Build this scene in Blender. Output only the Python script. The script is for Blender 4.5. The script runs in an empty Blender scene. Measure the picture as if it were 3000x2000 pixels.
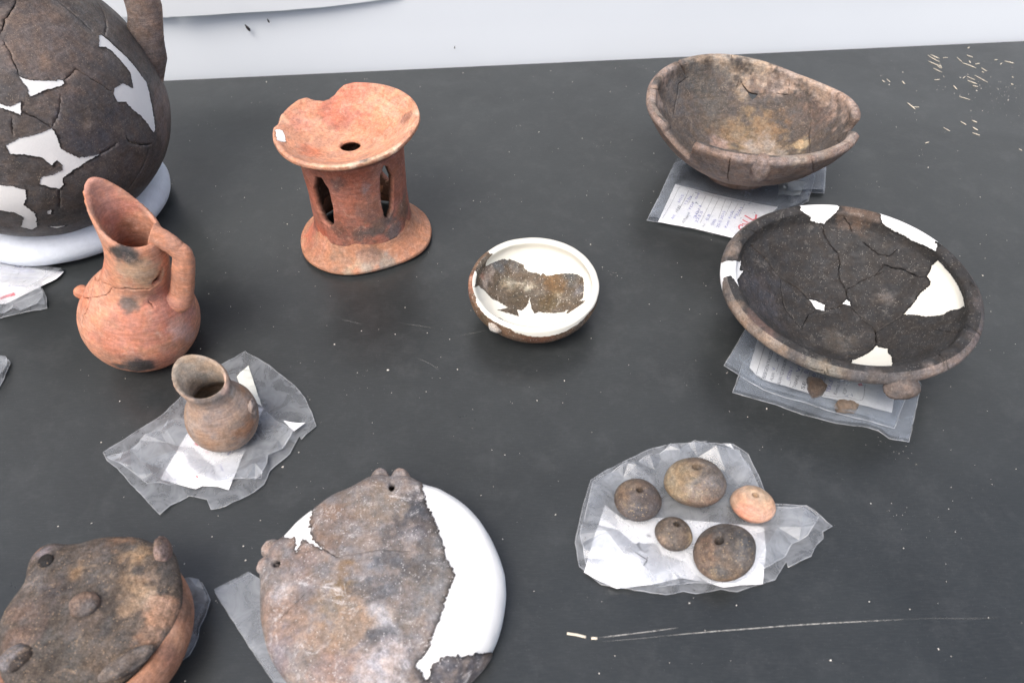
import bpy, bmesh, math, random
import numpy as np
from mathutils import Vector, Matrix
from mathutils.geometry import delaunay_2d_cdt

random.seed(7)
SC = bpy.context.scene
COL = SC.collection

# ---------- camera ----------
cd = bpy.data.cameras.new('camera'); CAM = bpy.data.objects.new('camera', cd); COL.objects.link(CAM)
CAM.location = (0, 0, .62); CAM.rotation_euler = (math.radians(90 - 46), 0, 0)
cd.sensor_width = 36; cd.lens = 2200 / 3000 * 36; cd.clip_start = .02; cd.clip_end = 60
cd.dof.use_dof = True; cd.dof.focus_distance = .90; cd.dof.aperture_fstop = 7.1
SC.camera = CAM

# ---------- daylight: soft bright sky, veiled sun high to the left of the viewer ----------
W = bpy.data.worlds.new('World'); SC.world = W; W.use_nodes = True
sky = W.node_tree.nodes.new('ShaderNodeTexSky'); sky.sky_type = 'NISHITA'; sky.sun_disc = False
SUN_EL, SUN_AZ = 57, -150
sky.sun_elevation = math.radians(SUN_EL); sky.sun_rotation = math.radians(SUN_AZ)
sky.air_density = 1.0; sky.dust_density = 5.0; sky.ozone_density = 1.0
bg = W.node_tree.nodes['Background']; bg.inputs['Strength'].default_value = .15
W.node_tree.links.new(sky.outputs[0], bg.inputs['Color'])
sl = bpy.data.lights.new('sun', 'SUN'); sl.energy = 1.5; sl.angle = math.radians(34); sl.color = (1, .99, .97)
so = bpy.data.objects.new('sun', sl); COL.objects.link(so)
so.rotation_euler = Vector((math.sin(math.radians(SUN_AZ)) * math.cos(math.radians(SUN_EL)), math.cos(math.radians(SUN_AZ)) * math.cos(math.radians(SUN_EL)), math.sin(math.radians(SUN_EL)))).to_track_quat('Z', 'Y').to_euler()
vs = SC.view_settings; vs.view_transform = 'Standard'; vs.look = 'None'; vs.exposure = 0.56; vs.gamma = 1; vs.use_curve_mapping = False
SC.cycles.transparent_max_bounces = 24; SC.cycles.max_bounces = 8

# ---------- plain numpy geometry: noise, profiles and the shapes of the vessels ----------
_LAT = {}
def vnoise(p, scale, seed=0):
    """Smooth value noise in [-1,1] at points p (N,3)."""
    if seed not in _LAT:
        _LAT[seed] = np.random.RandomState(seed + 77).rand(32, 32, 32)
    L = _LAT[seed]
    q = np.asarray(p, float) * scale + 100.0
    i = np.floor(q).astype(int); f = q - i; f = f * f * (3 - 2 * f); i &= 31; j = (i + 1) & 31
    x0, y0, z0 = i.T; x1, y1, z1 = j.T; fx, fy, fz = f.T
    a = (L[x0, y0, z0] * (1 - fx) + L[x1, y0, z0] * fx) * (1 - fy) + (L[x0, y1, z0] * (1 - fx) + L[x1, y1, z0] * fx) * fy
    b = (L[x0, y0, z1] * (1 - fx) + L[x1, y0, z1] * fx) * (1 - fy) + (L[x0, y1, z1] * (1 - fx) + L[x1, y1, z1] * fx) * fy
    return (a * (1 - fz) + b * fz) * 2 - 1

def fbm(p, scale, seed=0, octv=3):
    return sum(vnoise(p, scale * 2 ** k, seed + k) * .55 ** k for k in range(octv))

def spline(pts, n=40):
    """Catmull-Rom through control points."""
    P = np.array(pts, float); P = np.vstack([2 * P[0] - P[1], P, 2 * P[-1] - P[-2]])
    t = np.linspace(0, 1, n, endpoint=False)[:, None]; out = []
    for k in range(1, len(P) - 2):
        a, b, c, d = P[k - 1:k + 3]
        out.append(.5 * (2 * b + (c - a) * t + (2 * a - 5 * b + 4 * c - d) * t ** 2 + (3 * b - a - 3 * c + d) * t ** 3))
    return np.vstack(out + [P[-2:-1]])

def periodic(ctrl, th):
    """Smooth periodic interpolation of [(deg, value)] at angles th (radians)."""
    c = sorted(ctrl); x = np.radians([a for a, _ in c]); y = np.array([v for _, v in c], float)
    x = np.concatenate([x - 2 * np.pi, x, x + 2 * np.pi]); y = np.tile(y, 3)
    m = np.gradient(y, x)
    t = np.mod(th, 2 * np.pi); k = np.clip(np.searchsorted(x, t) - 1, 0, len(x) - 2)
    h = x[k + 1] - x[k]; f = (t - x[k]) / h
    return (2 * f ** 3 - 3 * f * f + 1) * y[k] + (f ** 3 - 2 * f * f + f) * h * m[k] + (3 * f * f - 2 * f ** 3) * y[k + 1] + (f ** 3 - f * f) * h * m[k + 1]

def sc(P, k):
    return [(r * k, z * k) for r, z in P]

class Form:
    """A thin pottery wall: a turned mid-surface (arc length s, angle th) with an inner and an outer face."""
    def __init__(f, prof, tin, tout, lip=.003, rim=None, rad=None, dz=None, s_open=False, lip0=0, wpow=2.0,
                 warp=None, bump=(.0007, 28, 1), h=.0025):
        P = spline(prof); d = np.r_[0, np.cumsum(np.linalg.norm(np.diff(P, axis=0), axis=1))]
        f.S = d[-1]; f.s = np.linspace(0, f.S, 1200)
        f.r = np.interp(f.s, d, P[:, 0]); f.z = np.interp(f.s, d, P[:, 1])
        k = np.ones(25) / 25
        pad = lambda a: np.convolve(np.r_[2 * a[0] - a[12:0:-1], a, 2 * a[-1] - a[-2:-14:-1]], k, 'valid')
        if not s_open: f.r[0] = 0
        tr = pad(np.gradient(f.r, f.s)); tz = pad(np.gradient(f.z, f.s)); m = np.hypot(tr, tz)
        f.nr, f.nz = tz / m, -tr / m
        f.tin, f.tout = [np.interp(f.s / f.S, *zip(*t)) if isinstance(t, list) else np.full(1200, t) for t in (tin, tout)]
        f.lip, f.lip0, f.rimc, f.rad, f.dz, f.open, f.wpow, f.warp, f.bump, f.h = lip, lip0, rim, rad, dz, s_open, wpow, warp, bump, h
        # conformal radius of the flat domain
        rr = np.maximum(f.r, 1e-5); lam = 1 / rr
        if s_open: f.lrho = np.log(f.r[0]) + np.r_[0, np.cumsum((lam[1:] + lam[:-1]) / 2 * np.diff(f.s))]
        else:
            k0 = 6; f.lrho = np.empty(1200); f.lrho[k0] = np.log(f.s[k0])
            f.lrho[k0 + 1:] = f.lrho[k0] + np.cumsum((lam[k0 + 1:] + lam[k0:-1]) / 2 * np.diff(f.s[k0:]))
            f.lrho[1:k0] = np.log(f.s[1:k0]); f.lrho[0] = -40
    def smax(f, th):
        return np.full(np.shape(th), f.S) if f.rimc is None else np.minimum(periodic(f.rimc, th) * f.S, f.S)
    def dom(f, s, th):
        rho = np.exp(np.interp(s, f.s, f.lrho)); rho = np.where(np.asarray(s) <= 0, 0 if not f.open else rho, rho)
        return np.stack([rho * np.cos(th), rho * np.sin(th)], -1)
    def undom(f, uv):
        rho = np.hypot(uv[:, 0], uv[:, 1]); th = np.arctan2(uv[:, 1], uv[:, 0])
        return np.interp(np.log(np.maximum(rho, 1e-12)), f.lrho, f.s), th
    def scale(f, s, _=None):                      # domain units per metre
        return np.exp(np.interp(s, f.s, f.lrho)) / np.maximum(np.interp(s, f.s, f.r), 5e-4)
    def P(f, s, th, side, off=0.0):
        """side -1 inner, +1 outer; off pushes away from the wall's middle."""
        s = np.asarray(s, float); th = np.asarray(th, float)
        g = lambda a: np.interp(s, f.s, a)
        L = 1.0
        sm = f.smax(th)
        if f.lip:
            q = np.clip((sm - s) / f.lip, 0, 1); L = np.sqrt(np.maximum(1 - (1 - q) ** 2, 0.0))
        if f.lip0:
            q = np.clip(s / f.lip0, 0, 1); L = L * np.sqrt(np.maximum(1 - (1 - q) ** 2, 0))
        t = (np.where(np.asarray(side) > 0, g(f.tout), g(f.tin)) + off) * L * side
        r = g(f.r); z = g(f.z); w = (s / f.S) ** f.wpow
        k = 1 + (periodic(f.rad, th) - 1) * w if f.rad else 1.0
        if f.dz: z = z + periodic(f.dz, th) * w
        mid = np.stack([r * np.cos(th), r * np.sin(th), z], -1)
        b = fbm(mid, f.bump[1], f.bump[2]) * f.bump[0] if f.bump else 0
        t = t + b
        rr = r * k + g(f.nr) * t
        p = np.stack([rr * np.cos(th), rr * np.sin(th), z + g(f.nz) * t], -1)
        return f.warp(p) if f.warp else p

def rotm(deg):
    a, b, c = np.radians(deg)
    X = np.array([[1, 0, 0], [0, np.cos(a), -np.sin(a)], [0, np.sin(a), np.cos(a)]])
    Y = np.array([[np.cos(b), 0, np.sin(b)], [0, 1, 0], [-np.sin(b), 0, np.cos(b)]])
    Z = np.array([[np.cos(c), -np.sin(c), 0], [np.sin(c), np.cos(c), 0], [0, 0, 1]])
    return Z @ Y @ X

def lean(az, z0, k, pw=2.0):
    d = np.array([np.cos(np.radians(az)), np.sin(np.radians(az))])
    def w(p):
        p = p.copy(); e = np.maximum(p[:, 2] - z0, 0) ** pw * k
        p[:, 0] += d[0] * e; p[:, 1] += d[1] * e
        return p
    return w

def sway(az, zs, ds):
    d = np.array([np.cos(np.radians(az)), np.sin(np.radians(az))]); T = spline(list(zip(zs, ds)), 20)
    def w(p):
        p = p.copy(); e = np.interp(p[:, 2], T[:, 0], T[:, 1]); p[:, 0] += d[0] * e; p[:, 1] += d[1] * e
        return p
    return w

# each vessel: its wall shape and where it stands (location, rotation in degrees)
FORMS = {}
POSE = {}
FORMS['dish'] = Form([(0, .010), (.03, .010), (.052, .013), (.088, .033), (.112, .054), (.124, .068), (.130, .080)],
    [(0, .0035), (.86, .0035), (.95, .0095), (1, .0095)], [(0, .004), (.88, .004), (.95, .0095), (1, .0095)], lip=.0095, bump=(.0006, 22, 3))
POSE['dish'] = ((.366, .613, .004), (2.0, -1.5, 0))
FORMS['bowl'] = Form([(0, .014), (.03, .014), (.046, .016), (.080, .036), (.111, .063), (.130, .090), (.137, .112)],
    [(0, .0045), (.88, .0045), (.96, .0068), (1, .0068)], [(0, .0045), (.9, .0045), (.96, .0068), (1, .0068)], lip=.0065, wpow=3,
    rad=[(0, .985), (25, .965), (45, .95), (65, .97), (90, 1.0), (135, 1.03), (180, 1.02), (225, 1.0), (270, 1.0), (315, 1.02), (340, .975)],
    dz=[(0, 0), (30, -.008), (50, -.009), (75, -.003), (100, .003), (140, .004), (180, -.002), (270, 0), (320, .002)], bump=(.0009, 22, 5))
POSE['bowl'] = ((.328, .938, .003), (0, 0, 0))
FORMS['small'] = Form([(0, .008), (.025, .009), (.048, .013), (.0635, .025), (.0700, .038), (.0685, .053)],
    [(0, .003), (.85, .003), (1, .0042)], [(0, .003), (.8, .003), (1, .0045)], lip=.0044, rad=[(0, 1.02), (90, 1.0), (180, 1.02), (250, .98)],
    bump=(.0006, 30, 7), h=.002)
POSE['small'] = ((.025, .648, 0), (6, 0, 0))
FORMS['plate'] = Form([(0, .040), (.05, .039), (.083, .036), (.094, .031), (.099, .020), (.097, .004)],
    .004, .004, lip=.003, wpow=4,
    rad=[(3, .993), (22, .955), (45, .96), (66, .99), (79, 1.03), (84, 1.10), (89, 1.165), (92.5, 1.10), (94.5, 1.11), (99, 1.20), (104, 1.157), (113, 1.037), (123, 1.013), (133, 1.013), (145, 1.045), (153, 1.06),
         (158, 1.10), (160.5, 1.17), (164, 1.194), (167.5, 1.10), (172.5, 1.125), (178, 1.068), (184, 1.022), (195, .992), (206, .988), (217, .99), (228, 1.0), (260, 1.0), (290, 1.02), (318, 1.04), (335, 1.043), (349, 1.023)], bump=(.0009, 25, 9), h=.0019)
POSE['plate'] = ((-.107, .292, 0), (0, 0, 0))
FORMS['lid'] = Form([(0, .016), (.03, .015), (.052, .012), (.063, .006), (.066, -.002)],
    .0035, .0035, lip=.003, wpow=4, rad=[(2, .96), (17, .965), (34, .99), (49, 1.06), (57, 1.06), (65, 1.01), (75, 1.0), (90, .98), (105, .985), (118, .985), (126, 1.096), (133, 1.257), (140, 1.285), (146, 1.22), (158, .955), (169, .92), (180, .93), (201, .93), (240, .95), (305, .93), (330, .93), (345, .945)],
    bump=(.0009, 35, 11), h=.0018)
POSE['lid'] = ((-.327, .252, .0500), (0, 2, 0))
FORMS['lower'] = Form([(0, .006), (.03, .006), (.056, .012), (.0685, .026), (.0675, .040), (.0605, .0485)], .004, .004, lip=.004, bump=(.0005, 30, 13))
POSE['lower'] = ((-.327, .243, .003), (0, 0, 0))
FORMS['jug'] = Form(sc([(0, .003), (.03, .005), (.051, .020), (.0615, .045), (.061, .067), (.052, .091), (.042, .106), (.0355, .114), (.0325, .124), (.0305, .140), (.0290, .160), (.0278, .180), (.0270, .200), (.0268, .216), (.0270, .232)], .93), .0025, .0025, lip=.0028, warp=sway(152, [0, .10, .13, .155, .18, .21, .25], [0, 0, -.005, -.008, -.002, .013, .038]),
    rim=[(332, .855), (2, .858), (32, .868), (62, .89), (86, .92), (108, .955), (130, .987), (152, 1), (174, .987), (196, .955), (218, .92), (242, .89), (272, .868), (302, .858)],
    rad=[(152, 1.0), (104, 1.06), (62, 1.0), (332, 1), (200, 1.06), (242, 1.0)], wpow=8, bump=(.0006, 30, 15))
POSE['jug'] = ((-.418, .590, 0), (2, 15, 0))
FORMS['smalljug'] = Form(sc([(0, .003), (.016, .0035), (.030, .013), (.0347, .030), (.0318, .047), (.0252, .059), (.0212, .067), (.0208, .076), (.0228, .087), (.0252, .098)], .945),
    .0022, .0022, lip=.0026, warp=lean(160, .05, 7.0), rim=[(315, .875), (0, .885), (45, .92), (85, .965), (135, 1.0), (185, .965), (225, .92), (265, .885)],
    bump=(.0006, 45, 17), h=.002)
POSE['smalljug'] = ((-.288, .464, .003), (0, 1, 0))
FORMS['standdish'] = Form([(.012, .134), (.03, .137), (.055, .147), (.074, .158), (.085, .167)], .0035, .0035, lip=.004, s_open=True, lip0=.002,
    dz=[(0, .006), (60, .008), (100, .006), (180, -.004), (250, -.006), (300, -.002)], wpow=1.5, bump=(.0008, 30, 19), h=.002)
FORMS['column'] = Form([(.0585, .032), (.0572, .045), (.0565, .075), (.0575, .110), (.059, .132), (.061, .1445)], .004, .004, lip=0, s_open=True, bump=(.0008, 28, 21), h=.002)
FORMS['foot'] = Form([(.0568, .048), (.0580, .036), (.0625, .024), (.071, .0135), (.0785, .0075), (.0835, .0045)], .0035, .0035, lip=.003, s_open=True,
    rad=[(0, 1.04), (40, 1.0), (90, 1), (180, 1.0), (225, 1.03), (262, .99), (285, .93), (305, .93), (318, .97), (335, 1.03)], wpow=3, bump=(.0007, 35, 23), h=.002)
for k in ('standdish', 'column', 'foot'): POSE[k] = ((-.193, .791, 0), (0, 0, 0))
FORMS['bigpot'] = Form([(0, .006), (.05, .012), (.10, .042), (.138, .085), (.155, .130), (.152, .178), (.139, .226), (.112, .268), (.086, .295), (.073, .311), (.072, .335)],
    .004, .004, lip=.004, bump=(.0012, 12, 25), h=.0035)
POSE['bigpot'] = ((-.600, .850, .006), (4, 3, 0))
# marks on each vessel in its own surface coordinates (arc length m, angle rad): fills (side, depth, outline), cracks (width mm, line), holes, colour spots
MARK = {
 'dish': {
  'fill': [
   (-1,0.0004,[(0.1574,1.728),(0.1551,1.75),(0.15,1.709),(0.1426,1.637),(0.1388,1.639),(0.1359,1.558),(0.1339,1.489),(0.1371,1.476),(0.1438,1.433),(0.1518,1.399),(0.1567,1.374),(0.1574,1.39),(0.1675,1.39),(0.1675,1.412),(0.1675,1.435),(0.1675,1.457),(0.1675,1.48),(0.1675,1.502),(0.1675,1.525),(0.1675,1.547),(0.1675,1.57),(0.1675,1.593),(0.1675,1.615),(0.1675,1.638),(0.1675,1.66),(0.1675,1.683),(0.1675,1.705),(0.1675,1.728)]),
   (-1,0.0004,[(0.1574,1.015),(0.1573,1.008),(0.1512,0.968),(0.1472,0.924),(0.1448,0.836),(0.1454,0.736),(0.1438,0.643),(0.1475,0.527),(0.1509,0.393),(0.1553,0.428),(0.1574,0.483),(0.1574,0.471),(0.1574,0.423),(0.1675,0.423),(0.1675,0.462),(0.1675,0.502),(0.1675,0.541),(0.1675,0.581),(0.1675,0.62),(0.1675,0.66),(0.1675,0.699),(0.1675,0.739),(0.1675,0.778),(0.1675,0.818),(0.1675,0.857),(0.1675,0.897),(0.1675,0.936),(0.1675,0.976),(0.1675,1.015)]),
   (-1,0.0004,[(0.1569,2.881),(0.1329,2.656),(0.1304,2.785),(0.124,2.73),(0.1265,2.802),(0.1515,3.189),(0.1547,3.126),(0.1567,3.07),(0.1675,3.07),(0.1675,3.058),(0.1675,3.045),(0.1675,3.032),(0.1675,3.02),(0.1675,3.007),(0.1675,2.995),(0.1675,2.982),(0.1675,2.969),(0.1675,2.957),(0.1675,2.944),(0.1675,2.932),(0.1675,2.919),(0.1675,2.906),(0.1675,2.894),(0.1675,2.881)]),
   (-1,0.0007,[(0.143,0.332),(0.1353,0.341),(0.129,0.309),(0.1223,0.28),(0.122,0.205),(0.1181,0.174),(0.1059,0.154),(0.0916,0.043),(0.0791,-0.053),(0.0893,-0.111),(0.105,-0.229),(0.1185,-0.265),(0.1255,-0.238),(0.1408,-0.278),(0.143,-0.307),(0.143,-0.189),(0.143,-0.13),(0.143,-0.005),(0.143,0.103),(0.143,0.231),(0.143,0.314)]),
   (-1,0.0007,[(0.0558,5.458),(0.0574,5.301),(0.0605,5.018),(0.0684,4.726),(0.143,4.459),(0.143,4.807),(0.0852,5.228),(0.0751,5.315),(0.0702,5.426),(0.0598,5.423)]),
   (-1,0.0007,[(0.0415,1.989),(0.036,1.813),(0.0284,1.562),(0.019,1.741),(0.0251,2.071),(0.0329,2.007)]),
   (-1,0.0007,[(0.0353,0.953),(0.0457,0.921),(0.0447,0.821),(0.0386,0.717),(0.0369,0.833)]),
  ],
  'crack': [
   (1.7,[(0.1375,2.403),(0.1203,2.34),(0.1083,2.29),(0.0973,2.28),(0.0804,2.253),(0.0701,2.167),(0.0611,2.057),(0.0502,2.001),(0.0406,1.975)]),
   (0.9,[(0.1343,1.498),(0.1229,1.482),(0.1104,1.406),(0.0994,1.29),(0.0896,1.249),(0.0749,1.226),(0.067,1.187),(0.0588,1.037),(0.046,0.88)]),
   (0.8,[(0.0589,1.031),(0.0664,0.926),(0.0779,0.836),(0.0894,0.741),(0.0976,0.683)]),
   (2.2,[(0.024,1.633),(0.0222,1.337),(0.0274,1.06),(0.035,0.938)]),
   (1.4,[(0.0388,0.732),(0.0356,0.388),(0.0374,0.075),(0.0434,-0.191),(0.0481,-0.39),(0.056,-0.849)]),
   (0.7,[(0.0796,6.227),(0.0682,6.143),(0.057,6.038),(0.0486,5.894)]),
   (0.8,[(0.1204,1.069),(0.116,0.96),(0.1124,0.846),(0.1172,0.733),(0.128,0.723)]),
   (1.5,[(0.1053,0.739),(0.1057,0.652),(0.1112,0.535),(0.1126,0.451),(0.1151,0.35)]),
   (0.8,[(0.0237,2.103),(0.0264,2.634),(0.0311,3.112),(0.0382,3.42)]),
   (0.6,[(0.0799,2.259),(0.0661,2.476),(0.0562,2.737),(0.0438,2.969),(0.0382,3.42)]),
   (1.0,[(0.1542,5.148),(0.1575,5.164),(0.1499,5.199)]),
   (0.7,[(0.1066,5.831),(0.1212,5.756),(0.1528,5.627)]),
   (0.7,[(0.1465,1.335),(0.137,1.249),(0.128,1.195)]),
   (1.0,[(0.1575,2.432),(0.1545,2.365),(0.1428,2.292)]),
   (0.9,[(0.1568,4.259),(0.1507,4.296)]),
   (0.7,[(0.1563,6.131),(0.1563,6.232),(0.1562,6.138)]),
   (0.7,[(0.1151,0.35),(0.1221,0.282)]),
   (0.5,[(0.1053,0.739),(0.0894,0.741)]),
   (0.6,[(0.1513,4.146),(0.1533,4.264),(0.0684,4.732)]),
   (0.6,[(0.154,5.568),(0.1575,5.607),(0.1513,5.679)]),
  ],
  'spot': [
   (0.1563,3.405,1,0.02,(134,116,102)),
   (0.1538,3.566,1,0.018,(143,120,101)),
   (0.1495,3.758,1,0.016,(143,120,101)),
   (0.1495,3.913,1,0.016,(137,119,103)),
   (0.1574,2.766,-1,0.02,(123,109,99)),
   (0.1562,2.257,1,0.018,(119,106,97)),
   (0.1555,4.207,1,0.02,(128,118,104)),
   (0.1465,5.346,1,0.025,(128,113,107)),
   (0.153,5.048,1,0.02,(128,115,109)),
   (0.1571,5.949,1,0.02,(78,73,73)),
   (0.1572,4.605,1,0.02,(88,84,84)),
   (0.1574,1.208,-1,0.02,(105,84,70)),
   (0.1568,0.157,1,0.02,(84,76,72)),
   (0.0937,2.777,-1,0.035,(64,62,66)),
   (0.0748,0.381,-1,0.012,(98,92,88)),
   (0.0276,4.536,-1,0.02,(78,72,66)),
   (0.1554,3.63,-1,0.018,(92,72,66)),
   (0.1552,5.588,1,0.02,(105,95,95)),
  ],
  'pt': [
   ('lug',(0.1495,276.2)),
  ],
 },
 'small': {
  'fill': [
   (-1,-0.0003,[(0.0965,2.376),(0.0946,2.539),(0.0833,2.554),(0.0785,2.319),(0.0761,2.129),(0.0713,2.054),(0.0734,2.03),(0.0676,1.913),(0.0615,1.76),(0.0577,1.769),(0.0522,1.694),(0.0494,1.397),(0.0464,1.357),(0.0518,1.311),(0.0481,1.214),(0.0521,1.063),(0.0549,1.01),(0.0642,0.747),(0.0708,0.565),(0.0732,0.418),(0.0696,0.312),(0.0633,0.038),(0.0569,-0.001),(0.0653,-0.06),(0.0637,-0.104),(0.053,-0.17),(0.0417,-0.394),(0.0424,-0.203),(0.0388,-0.318),(0.0278,-0.483),(0.0122,-0.946),(0.0123,-1.49),(0.0037,-2.274),(0.0073,-4.21),(0.0148,-4.436),(0.0073,-3.946),(0.0087,-2.939),(0.0158,-2.631),(0.0203,-2.801),(0.024,-2.335),(0.0278,-2.582),(0.0383,-2.855),(0.0443,-2.921),(0.0299,-3.008),(0.0425,-3.257),(0.0507,-3.264),(0.0622,-3.349),(0.0748,-3.345),(0.098,-3.025),(0.0941,-3.251),(0.0981,-3.452),(0.0981,-3.652),(0.0981,-3.789)]),
   (1,-0.0003,[(0.0985,2.443),(0.0985,2.793),(0.0985,3.229),(0.0985,3.438),(0.0978,3.526),(0.0967,3.7),(0.0957,3.875),(0.0957,4.102),(0.0951,4.328),(0.0914,4.398),(0.0898,4.573),(0.0882,4.73),(0.0882,4.974),(0.0898,5.288),(0.0935,5.672),(0.0924,6.021),(0.0914,6.283),(0.086,6.632),(0.086,6.981),(0.086,7.33),(0.086,7.679),(0.086,8.029),(0.086,8.378),(0.0924,8.622)]),
  ],
  'crack': [
   (0.7,[(0.0492,1.354),(0.0405,1.388),(0.0334,1.463),(0.0287,1.558)]),
  ],
  'spot': [
   (0.0458,2.372,-1,0.012,(150,138,115)),
   (0.0377,2.245,-1,0.008,(175,162,138)),
   (0.027,1.743,-1,0.008,(190,178,150)),
   (0.0348,0.527,-1,0.006,(165,150,120)),
   (0.0686,2.201,-1,0.012,(105,105,105)),
   (0.0634,1.98,-1,0.01,(112,112,112)),
   (0.0595,0.682,-1,0.014,(98,100,98)),
   (0.0428,0.772,-1,0.014,(120,88,50)),
   (0.0213,0.219,-1,0.014,(95,78,48)),
   (0.023,2.545,-1,0.014,(88,76,58)),
   (0.0609,0.228,-1,0.008,(110,105,105)),
   (0.0705,2.681,-1,0.012,(165,150,140)),
   (0.078,2.717,-1,0.005,(170,120,95)),
   (0.0939,3.076,1,0.015,(175,110,80)),
   (0.0897,3.323,1,0.012,(165,105,78)),
   (0.0798,3.462,1,0.012,(120,98,72)),
   (0.0872,3.841,1,0.01,(110,90,66)),
   (0.0871,4.325,1,0.015,(128,98,74)),
   (0.0881,4.834,1,0.02,(120,74,54)),
   (0.0885,5.183,1,0.015,(120,90,66)),
   (0.0921,5.459,1,0.015,(110,98,86)),
  ],
  'pt': [
   ('lug',(0.0849,232.6)),
  ],
 },
 'plate': {
  'fill': [
   (-1,0.0016,[(0.1,1.377),(0.0941,1.323),(0.0878,1.274),(0.0717,1.113),(0.0664,0.979),(0.0628,0.864),(0.0566,0.633),(0.0561,0.552),(0.0536,0.354),(0.0553,0.165),(0.0601,-0.001),(0.058,-0.154),(0.0571,-0.29),(0.0594,-0.546),(0.0628,-0.648),(0.0642,-0.75),(0.074,-0.961),(0.0778,-1.101),(0.0807,-1.146),(0.0856,-1.099),(0.0909,-1.109),(0.0911,-1.077),(0.085,-1.01),(0.0839,-0.894),(0.0928,-0.748),(0.0988,-0.64),(0.114,-0.526),(0.134,-0.526),(0.134,-0.4),(0.134,-0.273),(0.134,-0.146),(0.134,-0.019),(0.134,0.108),(0.134,0.235),(0.134,0.362),(0.134,0.489),(0.134,0.616),(0.134,0.743),(0.134,0.87),(0.134,0.997),(0.134,1.124),(0.134,1.251),(0.134,1.377)]),
   (-1,0.0008,[(0.0996,2.308),(0.0959,2.371),(0.0907,2.434),(0.0838,2.533),(0.0759,2.627),(0.0665,2.697),(0.0578,2.74),(0.0638,2.739),(0.0736,2.718),(0.0788,2.705),(0.0761,2.795),(0.0757,2.887),(0.0845,2.731),(0.0903,2.745),(0.1005,2.73),(0.101,2.719),(0.134,2.719),(0.134,2.691),(0.134,2.664),(0.134,2.637),(0.134,2.609),(0.134,2.582),(0.134,2.554),(0.134,2.527),(0.134,2.5),(0.134,2.472),(0.134,2.445),(0.134,2.417),(0.134,2.39),(0.134,2.363),(0.134,2.335),(0.134,2.308)]),
  ],
  'crack': [
   (1.2,[(0.063,2.722),(0.0486,2.756),(0.0396,2.777)]),
   (0.6,[(0.0396,2.777),(0.0356,2.647),(0.0261,2.33),(0.0224,1.948),(0.0219,1.669),(0.0226,1.149),(0.0293,0.737)]),
   (0.45,[(0.0919,3.591),(0.0841,3.59),(0.0724,3.521),(0.0607,3.396)]),
   (0.45,[(0.0763,2.889),(0.0687,2.845),(0.0612,2.765)]),
  ],
  'hole': [
   (-1,0.0004,[(0.0826,1.557),(0.0806,1.56),(0.0791,1.57),(0.0786,1.586),(0.0791,1.604),(0.0804,1.619),(0.0824,1.629),(0.0847,1.632),(0.0869,1.628),(0.0885,1.617),(0.0891,1.603),(0.0884,1.587),(0.0869,1.572),(0.0848,1.561)]),
   (-1,0.0004,[(0.0846,3.012),(0.0845,3.032),(0.0854,3.048),(0.0869,3.056),(0.0887,3.056),(0.0903,3.045),(0.0916,3.028),(0.0924,3.008),(0.0928,2.989),(0.0923,2.975),(0.091,2.969),(0.0892,2.969),(0.0873,2.978),(0.0856,2.993)]),
  ],
  'spot': [
   (0.0797,3.655,-1,0.022,(172,142,122)),
   (0.0858,3.472,-1,0.016,(154,130,118)),
   (0.0392,3.731,-1,0.02,(148,128,106)),
   (0.0356,3.261,-1,0.016,(140,112,80)),
   (0.0718,4.049,-1,0.018,(160,138,122)),
   (0.0788,3.841,-1,0.016,(164,138,122)),
   (0.0523,1.029,-1,0.028,(92,88,92)),
   (0.0568,1.338,-1,0.02,(84,84,88)),
   (0.0161,4.863,-1,0.022,(104,102,104)),
   (0.0368,0.093,-1,0.026,(120,114,110)),
   (0.1045,2.832,-1,0.012,(165,145,142)),
   (0.1189,2.872,-1,0.012,(150,140,142)),
   (0.1029,1.728,-1,0.007,(205,160,140)),
   (0.1015,1.535,-1,0.01,(150,140,135)),
   (0.0994,1.831,-1,0.012,(130,110,96)),
   (0.0637,1.786,-1,0.02,(138,124,112)),
   (0.067,2.455,-1,0.02,(135,112,98)),
   (0.0658,3.179,-1,0.02,(145,125,118)),
   (0.0516,4.729,-1,0.022,(98,96,98)),
   (0.0684,4.461,-1,0.0065,(112,88,58)),
   (0.0701,4.461,-1,0.0045,(90,70,48)),
   (0.0763,4.688,-1,0.022,(188,178,178)),
   (0.0735,4.527,-1,0.012,(180,172,172)),
   (0.0355,4.779,-1,0.012,(176,168,166)),
   (0.0762,3.251,-1,0.012,(170,160,158)),
   (0.0894,4.348,-1,0.015,(176,150,140)),
   (0.0771,4.388,-1,0.02,(150,125,115)),
   (0.0968,3.867,-1,0.015,(130,120,125)),
   (0.0929,5.381,-1,0.02,(84,84,92)),
   (0.0999,5.55,-1,0.02,(80,80,88)),
   (0.0437,5.697,-1,0.02,(130,124,120)),
   (0.008,2.27,-1,0.008,(135,135,140)),
   (0.0492,4.219,-1,0.016,(160,134,112)),
   (0.0179,0.897,-1,0.02,(100,98,100)),
   (0.0811,2.577,-1,0.015,(150,130,120)),
  ],
 },
 'jug': {
  'crack': [
   (1.1,[(0.1311,2.724),(0.1587,3.568),(0.1656,4.028),(0.1675,4.26),(0.1726,4.709),(0.1726,5.118),(0.1715,5.456),(0.1726,5.573)]),
   (0.6,[(0.1675,4.26),(0.1585,4.217),(0.1423,3.913),(0.1366,3.783)]),
   (0.6,[(0.1431,3.488),(0.137,3.768)]),
   (1.0,[(0.1366,3.783),(0.1267,3.866),(0.1036,3.848)]),
   (0.9,[(0.1171,3.299),(0.1267,3.579),(0.1368,3.774)]),
   (0.5,[(0.1534,5.381),(0.1427,5.489)]),
  ],
  'hole': [
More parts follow.
